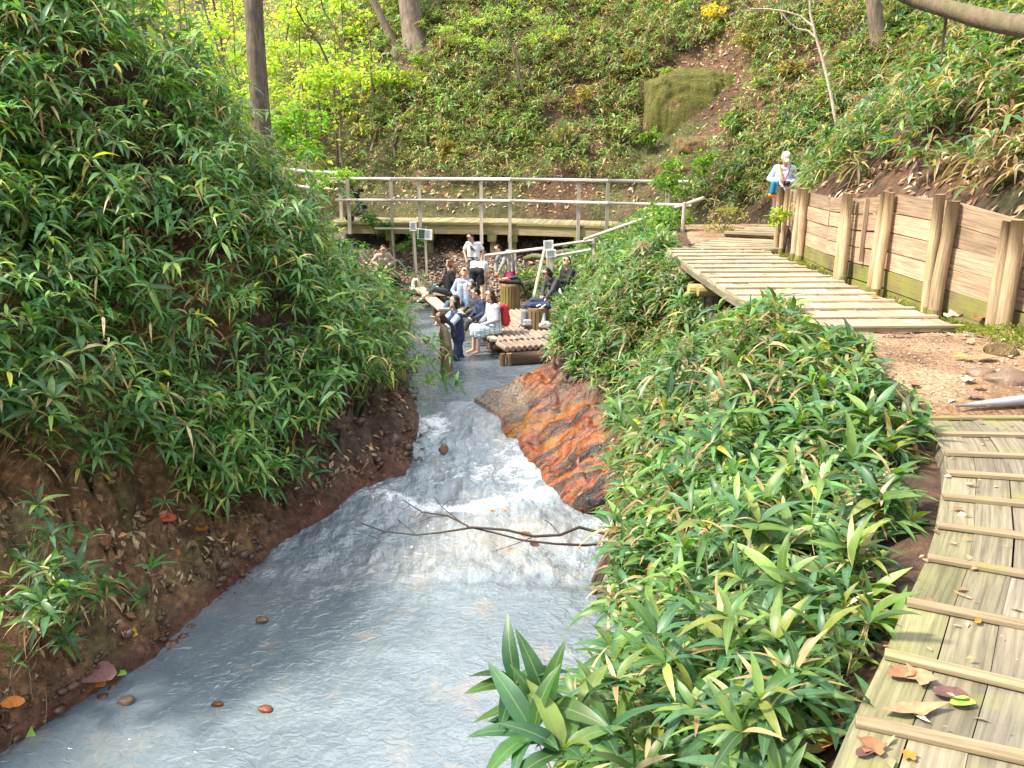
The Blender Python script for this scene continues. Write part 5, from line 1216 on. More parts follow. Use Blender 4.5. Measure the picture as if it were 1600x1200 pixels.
def plant(base, whorls, label, group, cat='bamboo plant', name='dwarf_bamboo', tint=(1, 1, 1), wid=1.0, dead=.08):
    """whorls: list of (centre, axis, count, leaf length)"""
    o = empty(name, base); tag(o, label, cat, group)
    mb = MB(); b0 = Vector(base); top = Vector(whorls[0][0])
    mid = b0.lerp(top, .5) + V3(random.uniform(-.03, .03), random.uniform(-.03, .03), 0)
    mb.tube([V3(0, 0, -.06), mid - b0, top - b0], [.0038, .0032, .002], 5, 0)
    for c, a, k, L in whorls[1:]:
        q = b0.lerp(top, random.uniform(.35, .7)); mb.tube([q - b0, Vector(c) - b0], [.0025, .0016], 4, 0)
    mb.build('stem', M['cane'], o, sm=True)
    for c, a, k, L in whorls:
        a = Vector(a).normalized(); c = Vector(c) - b0
        ref = V3(0, 0, 1) if abs(a.z) < .9 else V3(1, 0, 0); s1 = a.cross(ref).normalized(); s2 = a.cross(s1)
        p0 = random.random() * 6.28
        for j in range(k):
            ph = p0 + j * 6.283 / k + random.gauss(0, .2); th = R(random.uniform(35, 85))
            Dv = a * math.cos(th) + (s1 * math.cos(ph) + s2 * math.sin(ph)) * math.sin(th)
            N = a * .5 + V3(0, 0, .6) + V3(*[random.gauss(0, .2) for _ in range(3)])
            v = random.randrange(12) if random.random() > dead else random.randrange(12, 14)
            lf = bpy.data.objects.new('leaf', LEAFV[v]); COL.objects.link(lf); lf.parent = o
            s = L * random.uniform(.65, 1.12); lf.matrix_local = Matrix.Translation(c) @ basis(Dv, N).to_4x4() @ Matrix.Diagonal((s * wid, s, s, 1))
            t = random.uniform(.8, 1.25); lf.color = (t * tint[0], t * tint[1], t * tint[2], 1)
    return o

# ------------------------------------------------------------------ LEFT BANK
XC = [HIT(x, y) for x, y in ((560, 600), (610, 590), (300, 745), (350, 770), (400, 745), (430, 700), (460, 660))]
def d_left(x, y):
    dl = Xl(y) - x
    dm = ip(y, [4, 7.2, 8.4, 9.2, 9.9, 10.7, 11.2, 12.5, 13.6, 14.2, 15, 24], [2.3, 1.75, 1.5, 1.0, .62, .62, 1.0, .85, .5, .35, .3, .3])
    d = np.where(dl > dm, 1.0, 0.0) * (dl < 11)
    c = fbm(x, y, .9, 3); d = d * np.clip(.55 + (c - .42) * 4.5, .22, 1)
    d = d * (toe_dist(x, y) < -.5) * np.where(y > 21.5, .5, 1)
    cl = ((x + 4.45) / .5) ** 2 + ((y - 7.0) / .5) ** 2 < 1
    for c in XC: d = np.where((x - c.x) ** 2 + (y - c.y) ** 2 < .3 ** 2, 1.0, d)
    return np.where(cl & (dl > .25), 1.0, d)
PL, nL = sample(29500, -15, -1.2, 3.6, 23.2, d_left, 330)
print('left plants', len(PL))
LL_ = RNG.uniform(.23, .34, len(PL))
dlv = Xl(PL[:, 1]) - PL[:, 0]
edge_ = dlv < 2.3
C, A, own, LW, TL = bamboo(PL, nL, ip(PL[:, 1], [14, 18], [.55, .4]), ip(PL[:, 1], [13, 18], [1.2, .7]) * (.6 + .8 * fbm(PL[:, 0], PL[:, 1], .8, 3)), LL_, .75, (1, 3), .2, .5)
# ------------------------------------------------------------------ RIGHT BANK
def d_right(x, y):
    xr, xp = Xr(y), Xp(y); f = (x - xr) / np.maximum(xp - xr, .2)
    f0 = ip(y, [0, 9.3, 10.2, 11, 14.0, 15.0, 16, 24], [.0, .05, .25, .42, .40, .28, .26, .32])
    xm = ip(y, [0, 2, 3, 4, 6, 8, 9.5, 11, 13, 15], [-.25, .02, .42, .75, 1.12, 1.45, 1.75, 1.55, 1.45, -9])
    d = ((f > f0) & (x > xm) & (x < xp - .10 - .45 * ((y > 9) & (y < 14.6)))).astype(float)
    c = fbm(x + 31, y, 1.4, 3); return d * np.clip(.7 + (c - .42) * 3.0, .3, 1) * (y < 24.5)
PR, nR = sample(38000, -1.2, 5.0, .35, 24.4, d_right)
print('right plants', len(PR))
hR = ip(Xp(PR[:, 1]) - PR[:, 0], [0.1, .4, .9], [.45, .75, 1.0]) * ip(PR[:, 1], [6, 7.5, 9, 12, 15], [1, 1.25, .9, .8, 1])
LR_ = RNG.uniform(.16, .23, len(PR)) * ip(PR[:, 1], [3, 6], [1.0, 1.35])
CR, AR, ownR, LWR, TR = bamboo(PR, nR, .28 * hR, .62 * hR, LR_, ip(Xp(PR[:, 1]) - PR[:, 0], [.1, .6], [.0, .5]), (1, 3), .25, .7)
# which plants become individuals
def biggest(P, L, T, n):
    px, py, zc = project(T); vis = (px > -40) & (px < 1640) & (py > -60) & (py < 1240) & (P[:, 1] > .7)
    s = np.where(vis, L / zc, 0); return np.argsort(-s)[:n]
selR = biggest(PR, LR_, TR, 200); selL = biggest(PL, LL_, TL, 88)
def individuals(P, Cc, Aa, own, LW, sel, zone):
    ss = set(int(i) for i in sel); by = {}
    for j, w in enumerate(own):
        if int(w) in ss: by.setdefault(int(w), []).append(j)
    for w, js in by.items():
        wh = [(Cc[j], Aa[j], random.randint(5, 7), LW[j]) for j in js]
        lab, grp = zone(P[w]); plant(P[w], wh, lab, grp, dead=.14 if P[w][0] > 0 else .07)
    return np.array([int(o) not in ss for o in own])
def zoneR(p):
    e = Xp(p[1]) - p[0]; y = p[1]
    if y < 2.0: w = 'beside the lowest cleat of the near boardwalk'
    elif y < 2.9: w = 'level with the lower cleats of the near boardwalk'
    elif y < 4.0: w = 'level with the middle cleats of the near boardwalk'
    elif y < 5.0: w = 'level with the far end of the near boardwalk'
    elif y < 7.6: w = 'level with the bare dirt between the boardwalks'
    else: w = 'level with the far boardwalk'
    if e < .45: a, g = 'at the path edge', 'path edge'
    elif e < 1.0: a, g = 'on the upper slope', 'upper slope'
    else: a, g = 'on the lower slope near the water', 'lower slope'
    a = a.replace(' near the water', '')
    return 'dwarf bamboo %s, %s' % (a, w), 'dwarf bamboo of the right bank, %s, %s' % (g, w)
def zoneL(p):
    d = Xl(p[1]) - p[0]; y = p[1]
    if d < 1.3 and y < 8.5: return 'dwarf bamboo plant in the low clump at the bottom left of the soil bank', 'dwarf bamboo of the bottom left clump'
    w = 'nearest the camera' if y < 7.5 else 'halfway to the rapids' if y < 9.5 else 'above the rapids'
    a = 'at the lower edge' if d < 2.2 else 'in the middle' if d < 4 else 'high up'
    return 'dwarf bamboo plant %s of the left bank thicket, %s' % (a if a != 'high up' else 'in the upper part', w), 'dwarf bamboo of the left bank thicket, %s, %s' % (a, w)
kR = individuals(PR, CR, AR, ownR, LWR, selR, zoneR); kL = individuals(PL, C, A, own, LW, selL, zoneL)
def lodsplit(C, zc1=9.5, zc2=17):
    zc = project(C)[2]; return zc < zc1, (zc >= zc1) & (zc < zc2), zc >= zc2
LV = Leaves(); C, A, LWk, ok = C[kL], A[kL], LW[kL], own[kL]
near, midm, farm = lodsplit(C)
pb = RNG.uniform(1.0, 2.15, len(PL)); deadp = np.where(RNG.random(len(PL)) < .15, .5, .10) 
lo = fbm(PL[:, 0], PL[:, 1], .7, 3); pb = pb * (.7 + .75 * lo); deadp = deadp + .14 * (lo < .42)
for m, sg, md in ((near, 4, True), (midm, 3, True), (farm, 3, False)):
    rosettes(LV, C[m], A[m], 5, 8, LWk[m], .20, (.05, .55), deadp[ok[m]], .02, pb[ok[m]], .40, sg, md, (50, 98), gw=[.22, .26, .08, .20, .12, .12])
Pt2, nt2 = sample(2600, -13, -1.4, 5, 21.5, lambda x, y: (Xl(y) - x > ip(y, [5, 10, 14], [1.7, 1.5, .5])) * (Xl(y) - x < 9) * .9, 60, 1.2); print('tall', len(Pt2))
C2, A2, o2, L2, T2 = bamboo(Pt2, nt2, 1.0, ip(Pt2[:, 1], [13, 18], [1.75, 1.1]), RNG.uniform(.24, .36, len(Pt2)), 1.0, (1, 3), .3, .55)
z2 = project(C2)[2]
for m, sg, md in ((z2 < 10, 4, True), (z2 >= 10, 3, False)): rosettes(LV, C2[m], A2[m], 5, 8, L2[m], .20, (.1, .6), .08, .03, RNG.uniform(1.0, 1.7, m.sum()), .4, sg, md, (50, 98), gw=[.2, .28, .08, .2, .12, .12])
canes('bamboo_canes', Pt2, T2, .004, M['cane'], label='taller pale canes standing out of the left bank thicket')
LV.build('bamboo_thicket', M['leaf'], 'dense dwarf bamboo thicket covering the left bank', 'bamboo thicket')
m = RNG.random(len(PL)) < .5; canes('bamboo_canes', PL[m], TL[m], .004, M['cane'], label='thin pale bamboo canes inside the left bank thicket')
LV = Leaves(); C, A, LWk, ok = CR[kR], AR[kR], LWR[kR], ownR[kR]
near, midm, farm = lodsplit(C, 7, 14)
pb = RNG.uniform(.85, 1.3, len(PR)); lo = fbm(PR[:, 0] + 7, PR[:, 1], 1.1, 3); deadp = np.where(RNG.random(len(PR)) < .18, .55, .14) + .12 * (lo < .42)
pb *= np.where(PR[:, 1] > 5, 1.0, .9) * (.62 + .8 * lo)
for m, sg, md in ((near, 4, True), (midm, 3, True), (farm, 3, False)):
    rosettes(LV, C[m], A[m], 5, 8, LWk[m], .19, (.05, .45), deadp[ok[m]], .015, pb[ok[m]], .64, sg, md, (40, 88), gw=[.2, .24, .15, .2, .1, .11])
LV.build('bamboo_thicket', M['leaf'], 'dwarf bamboo thicket with pale leaf margins covering the right bank below the boardwalks', 'bamboo thicket')
m = RNG.random(len(PR)) < .8; canes('bamboo_canes', PR[m], TR[m], .003, M['cane'], label='thin pale bamboo canes inside the right bank thicket')

# ------------------------------------------------------------------ hand-placed sprigs
def sprig(base, tops, label, k=(6, 7), L=.2, ax=(0, -.2, 1), tint=(1, 1, 1), name='bamboo_sprig', wid=1.0):
    plant(base, [(t, Vector(ax) + V3(*[random.gauss(0, .25) for _ in range(3)]), random.randint(*k), L) for t in tops], label, None, 'sprig', name, tint, wid, dead=.0)
b = D(905, 1260, 2.3)
sprig(b, [D(806, 1068, 2.25), D(855, 1105, 2.15), D(835, 1150, 2.05), D(905, 1120, 2.15), D(880, 1175, 1.95), D(940, 1160, 2.05)], 'dark green large-leaved bamboo sprig reaching over the water at the bottom centre', L=.24, ax=(-.6, -.1, .7), tint=(.62, .75, .7), wid=1.25)
b = HIT(238, 925); sprig(b, [D(236, 888, b.y - .15)], 'lone five-leaved bamboo sprig on the bare soil of the left bank', (5, 6), .30, (.2, -.4, .8), (1.2, 1.35, 1))
b = HIT(222, 955); sprig(b, [D(222, 938, b.y - .08)], 'small low bamboo sprig just below the lone sprig on the left bank soil', (5, 6), .22, (.2, -.5, .7), (1.1, 1.2, 1))
b = HIT(425, 778); sprig(b, [D(478, 716, b.y + .1), D(490, 740, b.y)], 'two-headed bamboo sprig on a long stalk leaning over the wet bank left of the rapids', (5, 6), .34, (.5, -.3, .6), (.9, 1, 1))
b = D(655, 600, 13.9); b.z = Hs(b.x, b.y)
sprig(b, [D(690, 596, 13.6), D(668, 602, 13.6), D(710, 602, 13.5)], 'bright bamboo sprig hanging over the pool outlet from the left bank', (6, 7), .32, (.6, -.3, .4), (1.5, 1.6, 1.1))

# ------------------------------------------------------------------ RIGHT HILL (behind the plank wall)
def d_rh(x, y):
    t = toe_dist(x, y); d = (t > .38) * (x > 3.5) * (t < 12) * (np.hypot(x - 5.75, y - 17.6) > 1.0); c = fbm(x, y + 50, .8, 4)
    return d * np.clip(.7 + (c - .45) * 3.5, .35, 1)
PH, nH = sample(38000, 4.3, 17, 3.0, 26, d_rh, 300)
print('right hill', len(PH))
LH = RNG.uniform(.22, .34, len(PH)); CH, AH, oH, LWH, TH = bamboo(PH, nH, .3, .85, LH, .8, (1, 3), .25, .45)
pb = RNG.uniform(.7, 1.35, len(PH)); lo = fbm(PH[:, 0] + 3, PH[:, 1], .6, 3); dd = np.where(RNG.random(len(PH)) < .30, .8, .20) + .25 * (lo < .40)
LV = Leaves(); near, midm, farm = lodsplit(CH, 8, 15)
for m, sg, md in ((near, 4, True), (midm, 3, True), (farm, 3, False)):
    rosettes(LV, CH[m], AH[m], 5, 7, LWH[m], .2, (.1, .5), dd[oH[m]], .03, pb[oH[m]], .25, sg, md, gw=[.2, .24, .15, .2, .1, .11])
LV.build('bamboo_thicket', M['leaf'], 'dwarf bamboo and dead leaves covering the slope above the plank wall', 'bamboo thicket')

# ------------------------------------------------------------------ BACK HILL
def d_bh(x, y):
    t = toe_dist(x, y); d = (t > .9) * (t < 17) * ((y > 24) | (x < 3.5)); c = fbm(x + 60, y, .45, 4)
    k = np.clip(.7 + (c - .45) * 5.0, .22, 1) * np.where(np.hypot(x - PR0.x, (y - PR0.y) * .8) < 1.8, 0, 1)
    return d * k * np.where((t < 2.2) & (y > 25), .45, 1)
PB, nB = sample(88000, -22, 16, 24, 46, d_bh, 60)
print('back hill', len(PB))
LB = RNG.uniform(.20, .34, len(PB)); CB, AB, oB, LWB, TB = bamboo(PB, nB, .2, .75, LB, .8, (1, 2), .25, .45)
brt = ip(PB[:, 0], [-12, -5, 0], [1.5, 1.2, 1.0])  # leaf colour lightened towards the left to stand for sunlight there
pb = RNG.uniform(.55, 1.7, len(PB)) * brt; dd = np.where(RNG.random(len(PB)) < .36, .85, .22)
LV = Leaves(); rosettes(LV, CB, AB, 5, 7, LWB, .22, (.1, .5), dd[oB], .05, pb[oB], .1, 2, False, gw=[.12, .26, .08, .28, .04, .22])
LV.build('bamboo_thicket', M['leaf'], 'patchy dwarf bamboo on the back hillside behind the footbridge', 'bamboo thicket')
# low broad-leaved herbs and seedlings mixed in: bright green
def scatter_cloud(name, label, P, nr, lift, L, wr, dead, yel, bright, greens, cat='undergrowth', droop=(0, .4), mat='bleaf', segs=2, upn=.8):
    n = len(P); LV = Leaves(); off = nr * RNG.uniform(lift[0], lift[1], (n, 1)) + RNG.normal(0, .05, (n, 3))
    Dv = RNG.normal(0, 1, (n, 3)) * [1, 1, .35]; N = nr * .6 + np.array([[0, 0, upn]]) + RNG.normal(0, .4, (n, 3))
    col, _ = leafcols(n, dead, yel, bright, 0, greens); LL = RNG.uniform(L[0], L[1], n)
    LV.add(P + off, Dv, N, LL, LL * wr, RNG.uniform(*droop, n), col, segs, False); return LV.build(name, M[mat], label, cat)
BG = np.array([(.13, .26, .03), (.20, .32, .04), (.09, .20, .03), (.28, .36, .05), (.16, .24, .05)])
def clumps(n, cent, spread, zs=1.0):
    idx = RNG.integers(0, len(cent), n); x = cent[idx, 0] + RNG.normal(0, spread, n); y = cent[idx, 1] + RNG.normal(0, spread, n)
    return x, y
def d_herb(x, y):
    t = toe_dist(x, y); return (t > .3) * (t < 18) * (y > 23.5) * sstep(.46, .62, fbm(x + 11, y + 5, .6, 4))
Pq, nq = sample(90000, -26, 16, 23.5, 50, d_herb, 100); print('herbs', len(Pq))
scatter_cloud('undergrowth', 'low bright broad-leaved herbs on the back hillside', Pq, nq, (.05, .6), (.08, .17), .55, .05, .10, 1.0, BG)
# grass at the foot of the hill
def d_gr(x, y):
    t = toe_dist(x, y); return (t > -.6) * (t < 3.4) * (y > 24.2) * np.clip(.2 + (fbm(x + 2, y + 8, .8, 3) - .42) * 5, .0, 1)
Pg, ng = sample(60000, -12, 7.5, 24, 34, d_gr, 60); print('grass', len(Pg))
n = len(Pg); LV = Leaves(); Dv = ng * .7 + RNG.normal(0, .45, (n, 3)) + np.array([[0, 0, .5]]); col = np.array([(.17, .23, .06), (.24, .27, .08), (.32, .28, .12), (.11, .19, .04)])[RNG.integers(0, 4, n)] * RNG.uniform(.7, 1.2, (n, 1))
LV.add(Pg, Dv, RNG.normal(0, 1, (n, 3)), RNG.uniform(.14, .34, n), np.full(n, .022), RNG.uniform(.3, .9, n), np.concatenate([col, np.zeros((n, 1))], 1), 2, False)
LV.build('grass', M['bleaf'], 'tufts of yellow-green grass along the foot of the back hill', 'grass')
# dead-leaf litter
LT = Leaves()
def litter(n, x0, x1, y0, y1, dens, L=(.06, .16), wr=.35, mg=80, lift=.012, segs=2):
    P, nr = sample(n, x0, x1, y0, y1, dens, mg, 0); m = len(P)
    if not m: return
    Dv = np.cross(nr, RNG.normal(0, 1, (m, 3))); LL = RNG.uniform(*L, m)
    pal = np.array([(.40, .29, .17), (.30, .17, .08), (.50, .40, .26), (.20, .10, .055), (.42, .20, .07), (.34, .24, .13), (.50, .36, .06)])
    col = pal[RNG.choice(7, m, p=[.24, .2, .17, .18, .08, .11, .02])] * RNG.uniform(.6, 1.15, (m, 1))
    LT.add(P + nr * (lift + RNG.uniform(0, .03, (m, 1))), Dv, nr + RNG.normal(0, .3, (m, 3)), LL, LL * wr * RNG.uniform(.6, 1.6, m), RNG.uniform(-.1, .15, m), np.concatenate([col, np.zeros((m, 1))], 1), segs, False)
litter(90000, -26, 16, 24.5, 48, lambda x, y: (toe_dist(x, y) > .2) * .9 * np.clip(.3 + (fbm(x, y, .7, 3) - .4) * 4, .1, 1), (.08, .20), .32)
litter(22000, 4.7, 15, 3, 26, lambda x, y: (toe_dist(x, y) > .05) * 1.4, (.07, .20), .25)
litter(30000, -8, -1.3, 5, 17, lambda x, y: ((Xl(y) - x > .2) & (Xl(y) - x < 4)) * np.clip(.35 + (fbm(x, y + 3, 1.5, 3) - .42) * 6, .12, 1), (.05, .16), .35)
litter(9000, -.5, 5, .5, 24, lambda x, y: ((x - Xr(y) > .1) & (x < Xp(y))) * .7, (.08, .2), .22)
litter(16000, -4.5, 4, 22.8, 28, lambda x, y: (toe_dist(x, y) < 0) * .9, (.04, .13), .5)
litter(1600, 3.9, 4.7, 5, 14.4, lambda x, y: ((x > Xp(y)) & (x > 4.22 - .3 * (y < 7.6)) & (x < 4.62)) * 1.0, (.05, .13), .5)
litter(9000, -.5, 3.2, .8, 5, lambda x, y: .22 * ((x > Xp(y) + .05) & (x < Xp(y) + 1.7)), (.010, .055), .4, lift=.10)
litter(2600, 2.6, 4.2, 7.6, 14, lambda x, y: .25 * np.ones_like(x), (.015, .06), .4, lift=.145)
litter(500, 2.7, 4.6, 5.0, 7.5, lambda x, y: .35 * (x > Xp(y)), (.02, .09), .45)
Pt, nt_ = sample(20000, -7, -1.4, 5, 16, lambda x, y: ((Xl(y) - x > .15) & (Xl(y) - x < 2.6)) * sstep(.4, .62, fbm(x, y + 7, 1.2, 3)), 40, 0); print('twigs', len(Pt))
dv = norm(np.cross(nt_, RNG.normal(0, 1, (len(Pt), 3))) + nt_ * .15); ln = RNG.uniform(.1, .6, (len(Pt), 1))
canes('twig_debris', Pt + nt_ * .03, Pt + nt_ * .05 + dv * ln, .0035, m_plain('dry_twig', (.20, .13, .08), .8, .5, 4), label='dry twigs and rootlets strewn over the wet left bank')
Pm, nm = sample(30000, 3.9, 4.75, 5, 14.6, lambda x, y: ((x > 4.15) & (x < 4.72)) * 3.0, 40, 0); Lm = Leaves(); q = len(Pm); Pm = Pm[fbm(Pm[:, 0] * 3, Pm[:, 1], 1.1, 3) > .47] if q else Pm; q = len(Pm); print('moss', q)
cm = np.array([(.16, .20, .02), (.22, .26, .03), (.10, .14, .02)])[RNG.integers(0, 3, q)]
Lm.add(Pm + np.stack([np.zeros(q), np.zeros(q), RNG.uniform(0, .10, q)], 1), RNG.normal(0, 1, (q, 3)), RNG.normal(0, 1, (q, 3)), RNG.uniform(.015, .035, q), np.full(q, .02), np.zeros(q), np.concatenate([cm, np.zeros((q, 1))], 1), 2, False)
Lm.build('moss', M['bleaf'], 'yellow-green moss cushions along the foot of the plank wall', 'moss')
LT.build('leaf_litter', M['litter'], 'fallen dry leaves scattered over soil and slopes', 'leaf litter')
# wet rubble along the foot of the left bank
def rubble(name, P, size, mat, label):
    bm = bmesh.new(); bmesh.ops.create_icosphere(bm, subdivisions=1, radius=1); bm.verts.ensure_lookup_table()
    iv = np.array([v.co[:] for v in bm.verts]); jf = np.array([[v.index for v in f.verts] for f in bm.faces]); bm.free(); n = len(P)
    sc = size[:, None, None] * RNG.uniform(.55, 1.2, (n, 1, 3)) * [1, 1, .6]; V = P[:, None] + iv[None] * sc * RNG.uniform(.75, 1.25, (n, len(iv), 1))
    F = (jf[None] + (np.arange(n) * len(iv))[:, None, None]).reshape(-1, 3)
    tag(link(name, bigmesh(name, V.reshape(-1, 3), [F], mat)), label, None, None, 'stuff')
Pr_, nr__ = sample(16000, -6, -1.2, 5, 16.5, lambda x, y: ((Xl(y) - x > -.12) & (Xl(y) - x < ip(y, [5, 10, 11, 14, 15], [.35, .4, 1.3, 1.3, .4]))) * 1.6 * sstep(.38, .6, fbm(x, y, 1.7, 3)), 60, 0)
print('rubble', len(Pr_)); Pr_[:, 2] = np.maximum(Pr_[:, 2], zw(Pr_[:, 1]) - .02)
rubble('rubble', Pr_ + nr__ * .01, np.exp(RNG.normal(-3.5, .55, len(Pr_))), m_plain('wet_rubble', (.10, .06, .042), .3, .6, 4, 0, .6, 40), 'wet dark stones and crumbled soil along the foot of the left bank')
# pebbles and grit on the dirt and the far shore
PB_ = RNG.uniform(0, 1, (1500, 2)); xs_ = 2.8 + PB_[:700, 0] * 1.8; ys_ = 5.0 + PB_[:700, 1] * 2.6
x2 = -3.4 + PB_[700:, 0] * 5; y2 = 23.4 + PB_[700:, 1] * 2.0
GXp = np.concatenate([xs_, x2]); GYp = np.concatenate([ys_, y2]); gs = np.concatenate([RNG.uniform(.006, .018, 700), RNG.uniform(.02, .07, 800)])
oct_ = np.array([(1, 0, 0), (-1, 0, 0), (0, 1, 0), (0, -1, 0), (0, 0, .7), (0, 0, -.7)]); of = np.array([(0, 2, 4), (2, 1, 4), (1, 3, 4), (3, 0, 4), (2, 0, 5), (1, 2, 5), (3, 1, 5), (0, 3, 5)])
ctr = np.stack([GXp, GYp, H(GXp, GYp) + .02 + gs * .3], 1); Vp = (ctr[:, None] + oct_[None] * gs[:, None, None] * RNG.uniform(.6, 1.3, (1500, 6, 1))).reshape(-1, 3)
Fp = (of[None] + (np.arange(1500) * 6)[:, None, None]).reshape(-1, 3)
tag(link('pebbles', bigmesh('pebbles', Vp, [Fp], m_plain('pebble', (.30, .23, .18), .8, .5, 3))), 'small stones scattered on the dirt and the far shore', 'pebbles', None, 'stuff')
# ================================================================== TREES
def wobble(a, b, n, amp, seed=0):
    rg = random.Random(seed); a, b = Vector(a), Vector(b); L = (b - a).length; out = []
    ox = oy = 0
    for i in range(n):
        t = i / (n - 1); ox += rg.uniform(-amp, amp) * L / n; oy += rg.uniform(-amp, amp) * L / n
        out.append(a.lerp(b, t) + Vector((ox, oy, 0)) * (0 if i == 0 else 1))
    return out
def crown(root, name, cents, rads, n, L, greens, dead=.03, yel=.05, bright=1.0, mat='bleaf', wr=.5, flat=.6):
    LV = Leaves(); cents = np.array([list(c) for c in cents]); rads = np.array(rads)
    idx = RNG.integers(0, len(cents), n); d = norm(RNG.normal(0, 1, (n, 3))); r = RNG.random(n) ** .45
    # sub-clumps give gaps and light and dark masses
    sub = norm(RNG.normal(0, 1, (len(cents) * 9, 3))) * (RNG.random((len(cents) * 9, 1)) ** .5)
    sidx = idx * 9 + RNG.integers(0, 9, n)
    P = cents[idx] + (sub[sidx] * .75 + d * r[:, None] * .34) * rads[idx][:, None] * [1, 1, flat]
    Dv = RNG.normal(0, 1, (n, 3)) * [1, 1, .4]; col, _ = leafcols(n, dead, yel, bright, 0, greens); LL = RNG.uniform(L * .7, L * 1.25, n)
    LV.add(P, Dv, RNG.normal(0, .5, (n, 3)) + [0, 0, 1], LL, LL * wr, RNG.uniform(0, .4, n), col, 2, False)
    o = LV.build(name, M[mat], None, None, None, root, None); o.matrix_local = Matrix.Translation(-Vector(root.location)); return o
def limb(root, pts, rads, mat, name='limb', n=8, wob=.06): mb = MB(); mb.tube([rel(p, root) for p in pts], rads, n, wob); return mb.build(name, M[mat], root, sm=True)
OG = np.array([(.10, .19, .03), (.15, .25, .04), (.07, .15, .03), (.22, .28, .04)])
YG = np.array([(.30, .42, .05), (.22, .38, .04), (.40, .46, .07), (.16, .30, .04), (.46, .42, .06)])
# tree by the left bank
def tree(label, base, top, r0, r1, mat, crowns=None, seed=1, limbs=(), cat='tree', name='tree', leafn=2500, L=.16, greens=OG, n=12, bright=1.0, wr=.5, group=None, wob=.05, amp=.05, yel=.05):
    o = empty(name, base); tag(o, label, cat, group)
    pts = wobble(base, top, 14, amp, seed); pts[0] = pts[0] - (pts[3] - pts[0]).normalized() * 1.3
    rads = [r0 + (r1 - r0) * (i / 13) for i in range(14)]; rads[0] *= 1.35; rads[1] *= 1.12
    limb(o, pts, rads, mat, 'trunk', n, wob)
    for k, (t, d, ln, r) in enumerate(limbs):
        a = pts[int(t * 13)]; d = Vector(d).normalized(); limb(o, wobble(a, a + d * ln, 6, .25, seed + k + 5), [r * (1 - .75 * i / 5) for i in range(6)], mat, 'limb')
    if crowns: crown(o, 'crown', [c for c, r in crowns], [r for c, r in crowns], leafn, L, greens, bright=bright, wr=wr, yel=yel)
    return o
b = D(416, 300, 21.6); b.z = -.6; tp = D(412, 0, 21.6); dirn = (tp - Vector((b.x, b.y, D(412, 250, 21.6).z))); dirn.normalize()
Tt = tp + V3(-.1, 0, 9)
tree('tall straight grey-brown tree trunk rising from the left bank thicket', b, Tt, .26, .15, 'bark', [(Tt + V3(1, 1, -1), 3.0), (Tt + V3(-2, 0, 0), 2.6), (Tt + V3(.5, -2, .8), 2.4)], 3, [(.7, (1, .3, .6), 3, .07), (.8, (-1, .2, .7), 2.6, .06), (.75, (.2, -1, .6), 2.6, .06)], leafn=2600, L=.22, amp=.02)
# tree at the top centre with a slimmer neighbour and the cut root stock
b = HIT(648, 68); tp = D(636, -10, b.y + .1); Tt = tp + (tp - b).normalized() * 10
tree('thick warm brown tree trunk leaning at the top centre of the back hill', b, Tt, .42, .2, 'bark2', [(Tt, 3.2), (Tt + V3(2.4, 0, -1), 2.6)], 5, amp=.02, leafn=2400, L=.24)
b2 = HIT(618, 75); tp = D(578, -12, b2.y); Tt = tp + (tp - b2).normalized() * 6
tree('slim slanting tree trunk just left of the thick top centre trunk', b2, Tt, .16, .07, 'bark2', [(Tt, 1.8)], 6, amp=.03, leafn=900, L=.22)
b3 = HIT(610, 105); o = empty('root_stock', b3); tag(o, 'jagged broken root stock with roots running down the back hill', 'root stock')
limb(o, [b3 + V3(.3, .5, .6), b3 + V3(0, .1, .1), b3 + V3(-.2, -.3, -.3)], [.28, .36, .3], 'bark2', 'stock', 12, .14)
for k, (dx, dz, L_) in enumerate(((-.5, .35, .8), (-.15, .5, .6))): limb(o, [b3, b3 + V3(dx, -.2, dz)], [.22, .17], 'bark2', 'broken_stub', 9, .15)
for k, path in enumerate((((612, 140), (604, 175), (622, 200), (614, 225), (618, 250)), ((620, 140), (640, 150), (660, 165)), ((660, 165), (664, 205), (668, 240)), ((616, 180), (590, 205), (580, 240)))):
    pts = [HIT(x, y) + V3(0, -.10, .08) for x, y in path]; limb(o, pts, [.10 - .018 * i for i in range(len(pts))] if k == 0 else [.06 - .009 * i for i in range(len(pts))], 'bark2', 'root', 7, .1)
# trunk at the top right
b = HIT(1378, 92); tp = D(1362, -20, b.y - .1); Tt = tp + (tp - b).normalized() * 8
tree('smooth grey-tan tree trunk at the top right of the slope above the plank wall', b, Tt, .20, .13, 'bark2', [(Tt, 2.4), (Tt + V3(1.5, 1, 0), 2)], 8, amp=.01, leafn=1600, L=.2)
# overhanging mossy branch, top right
o = empty('tree_branch', D(1640, 45, 4.9)); tag(o, 'thick mossy reddish branch crossing the top right corner', 'branch')
P_ = [D(1380, -22, 5.6), D(1430, 0, 5.5), D(1480, 14, 5.4), D(1530, 28, 5.2), D(1570, 37, 5.1), D(1620, 43, 4.9), D(1700, 52, 4.7), D(1900, 40, 4.4), D(2200, 120, 4.6)]
limb(o, P_, [.035, .044, .05, .055, .058, .062, .07, .08, .12], 'barkm', 'limb', 14, .06)
limb(o, [P_[2], P_[2] + V3(.05, .1, -.12), P_[2] + V3(.06, .12, -.3)], [.012, .008, .004], 'barkm', 'twig', 6)
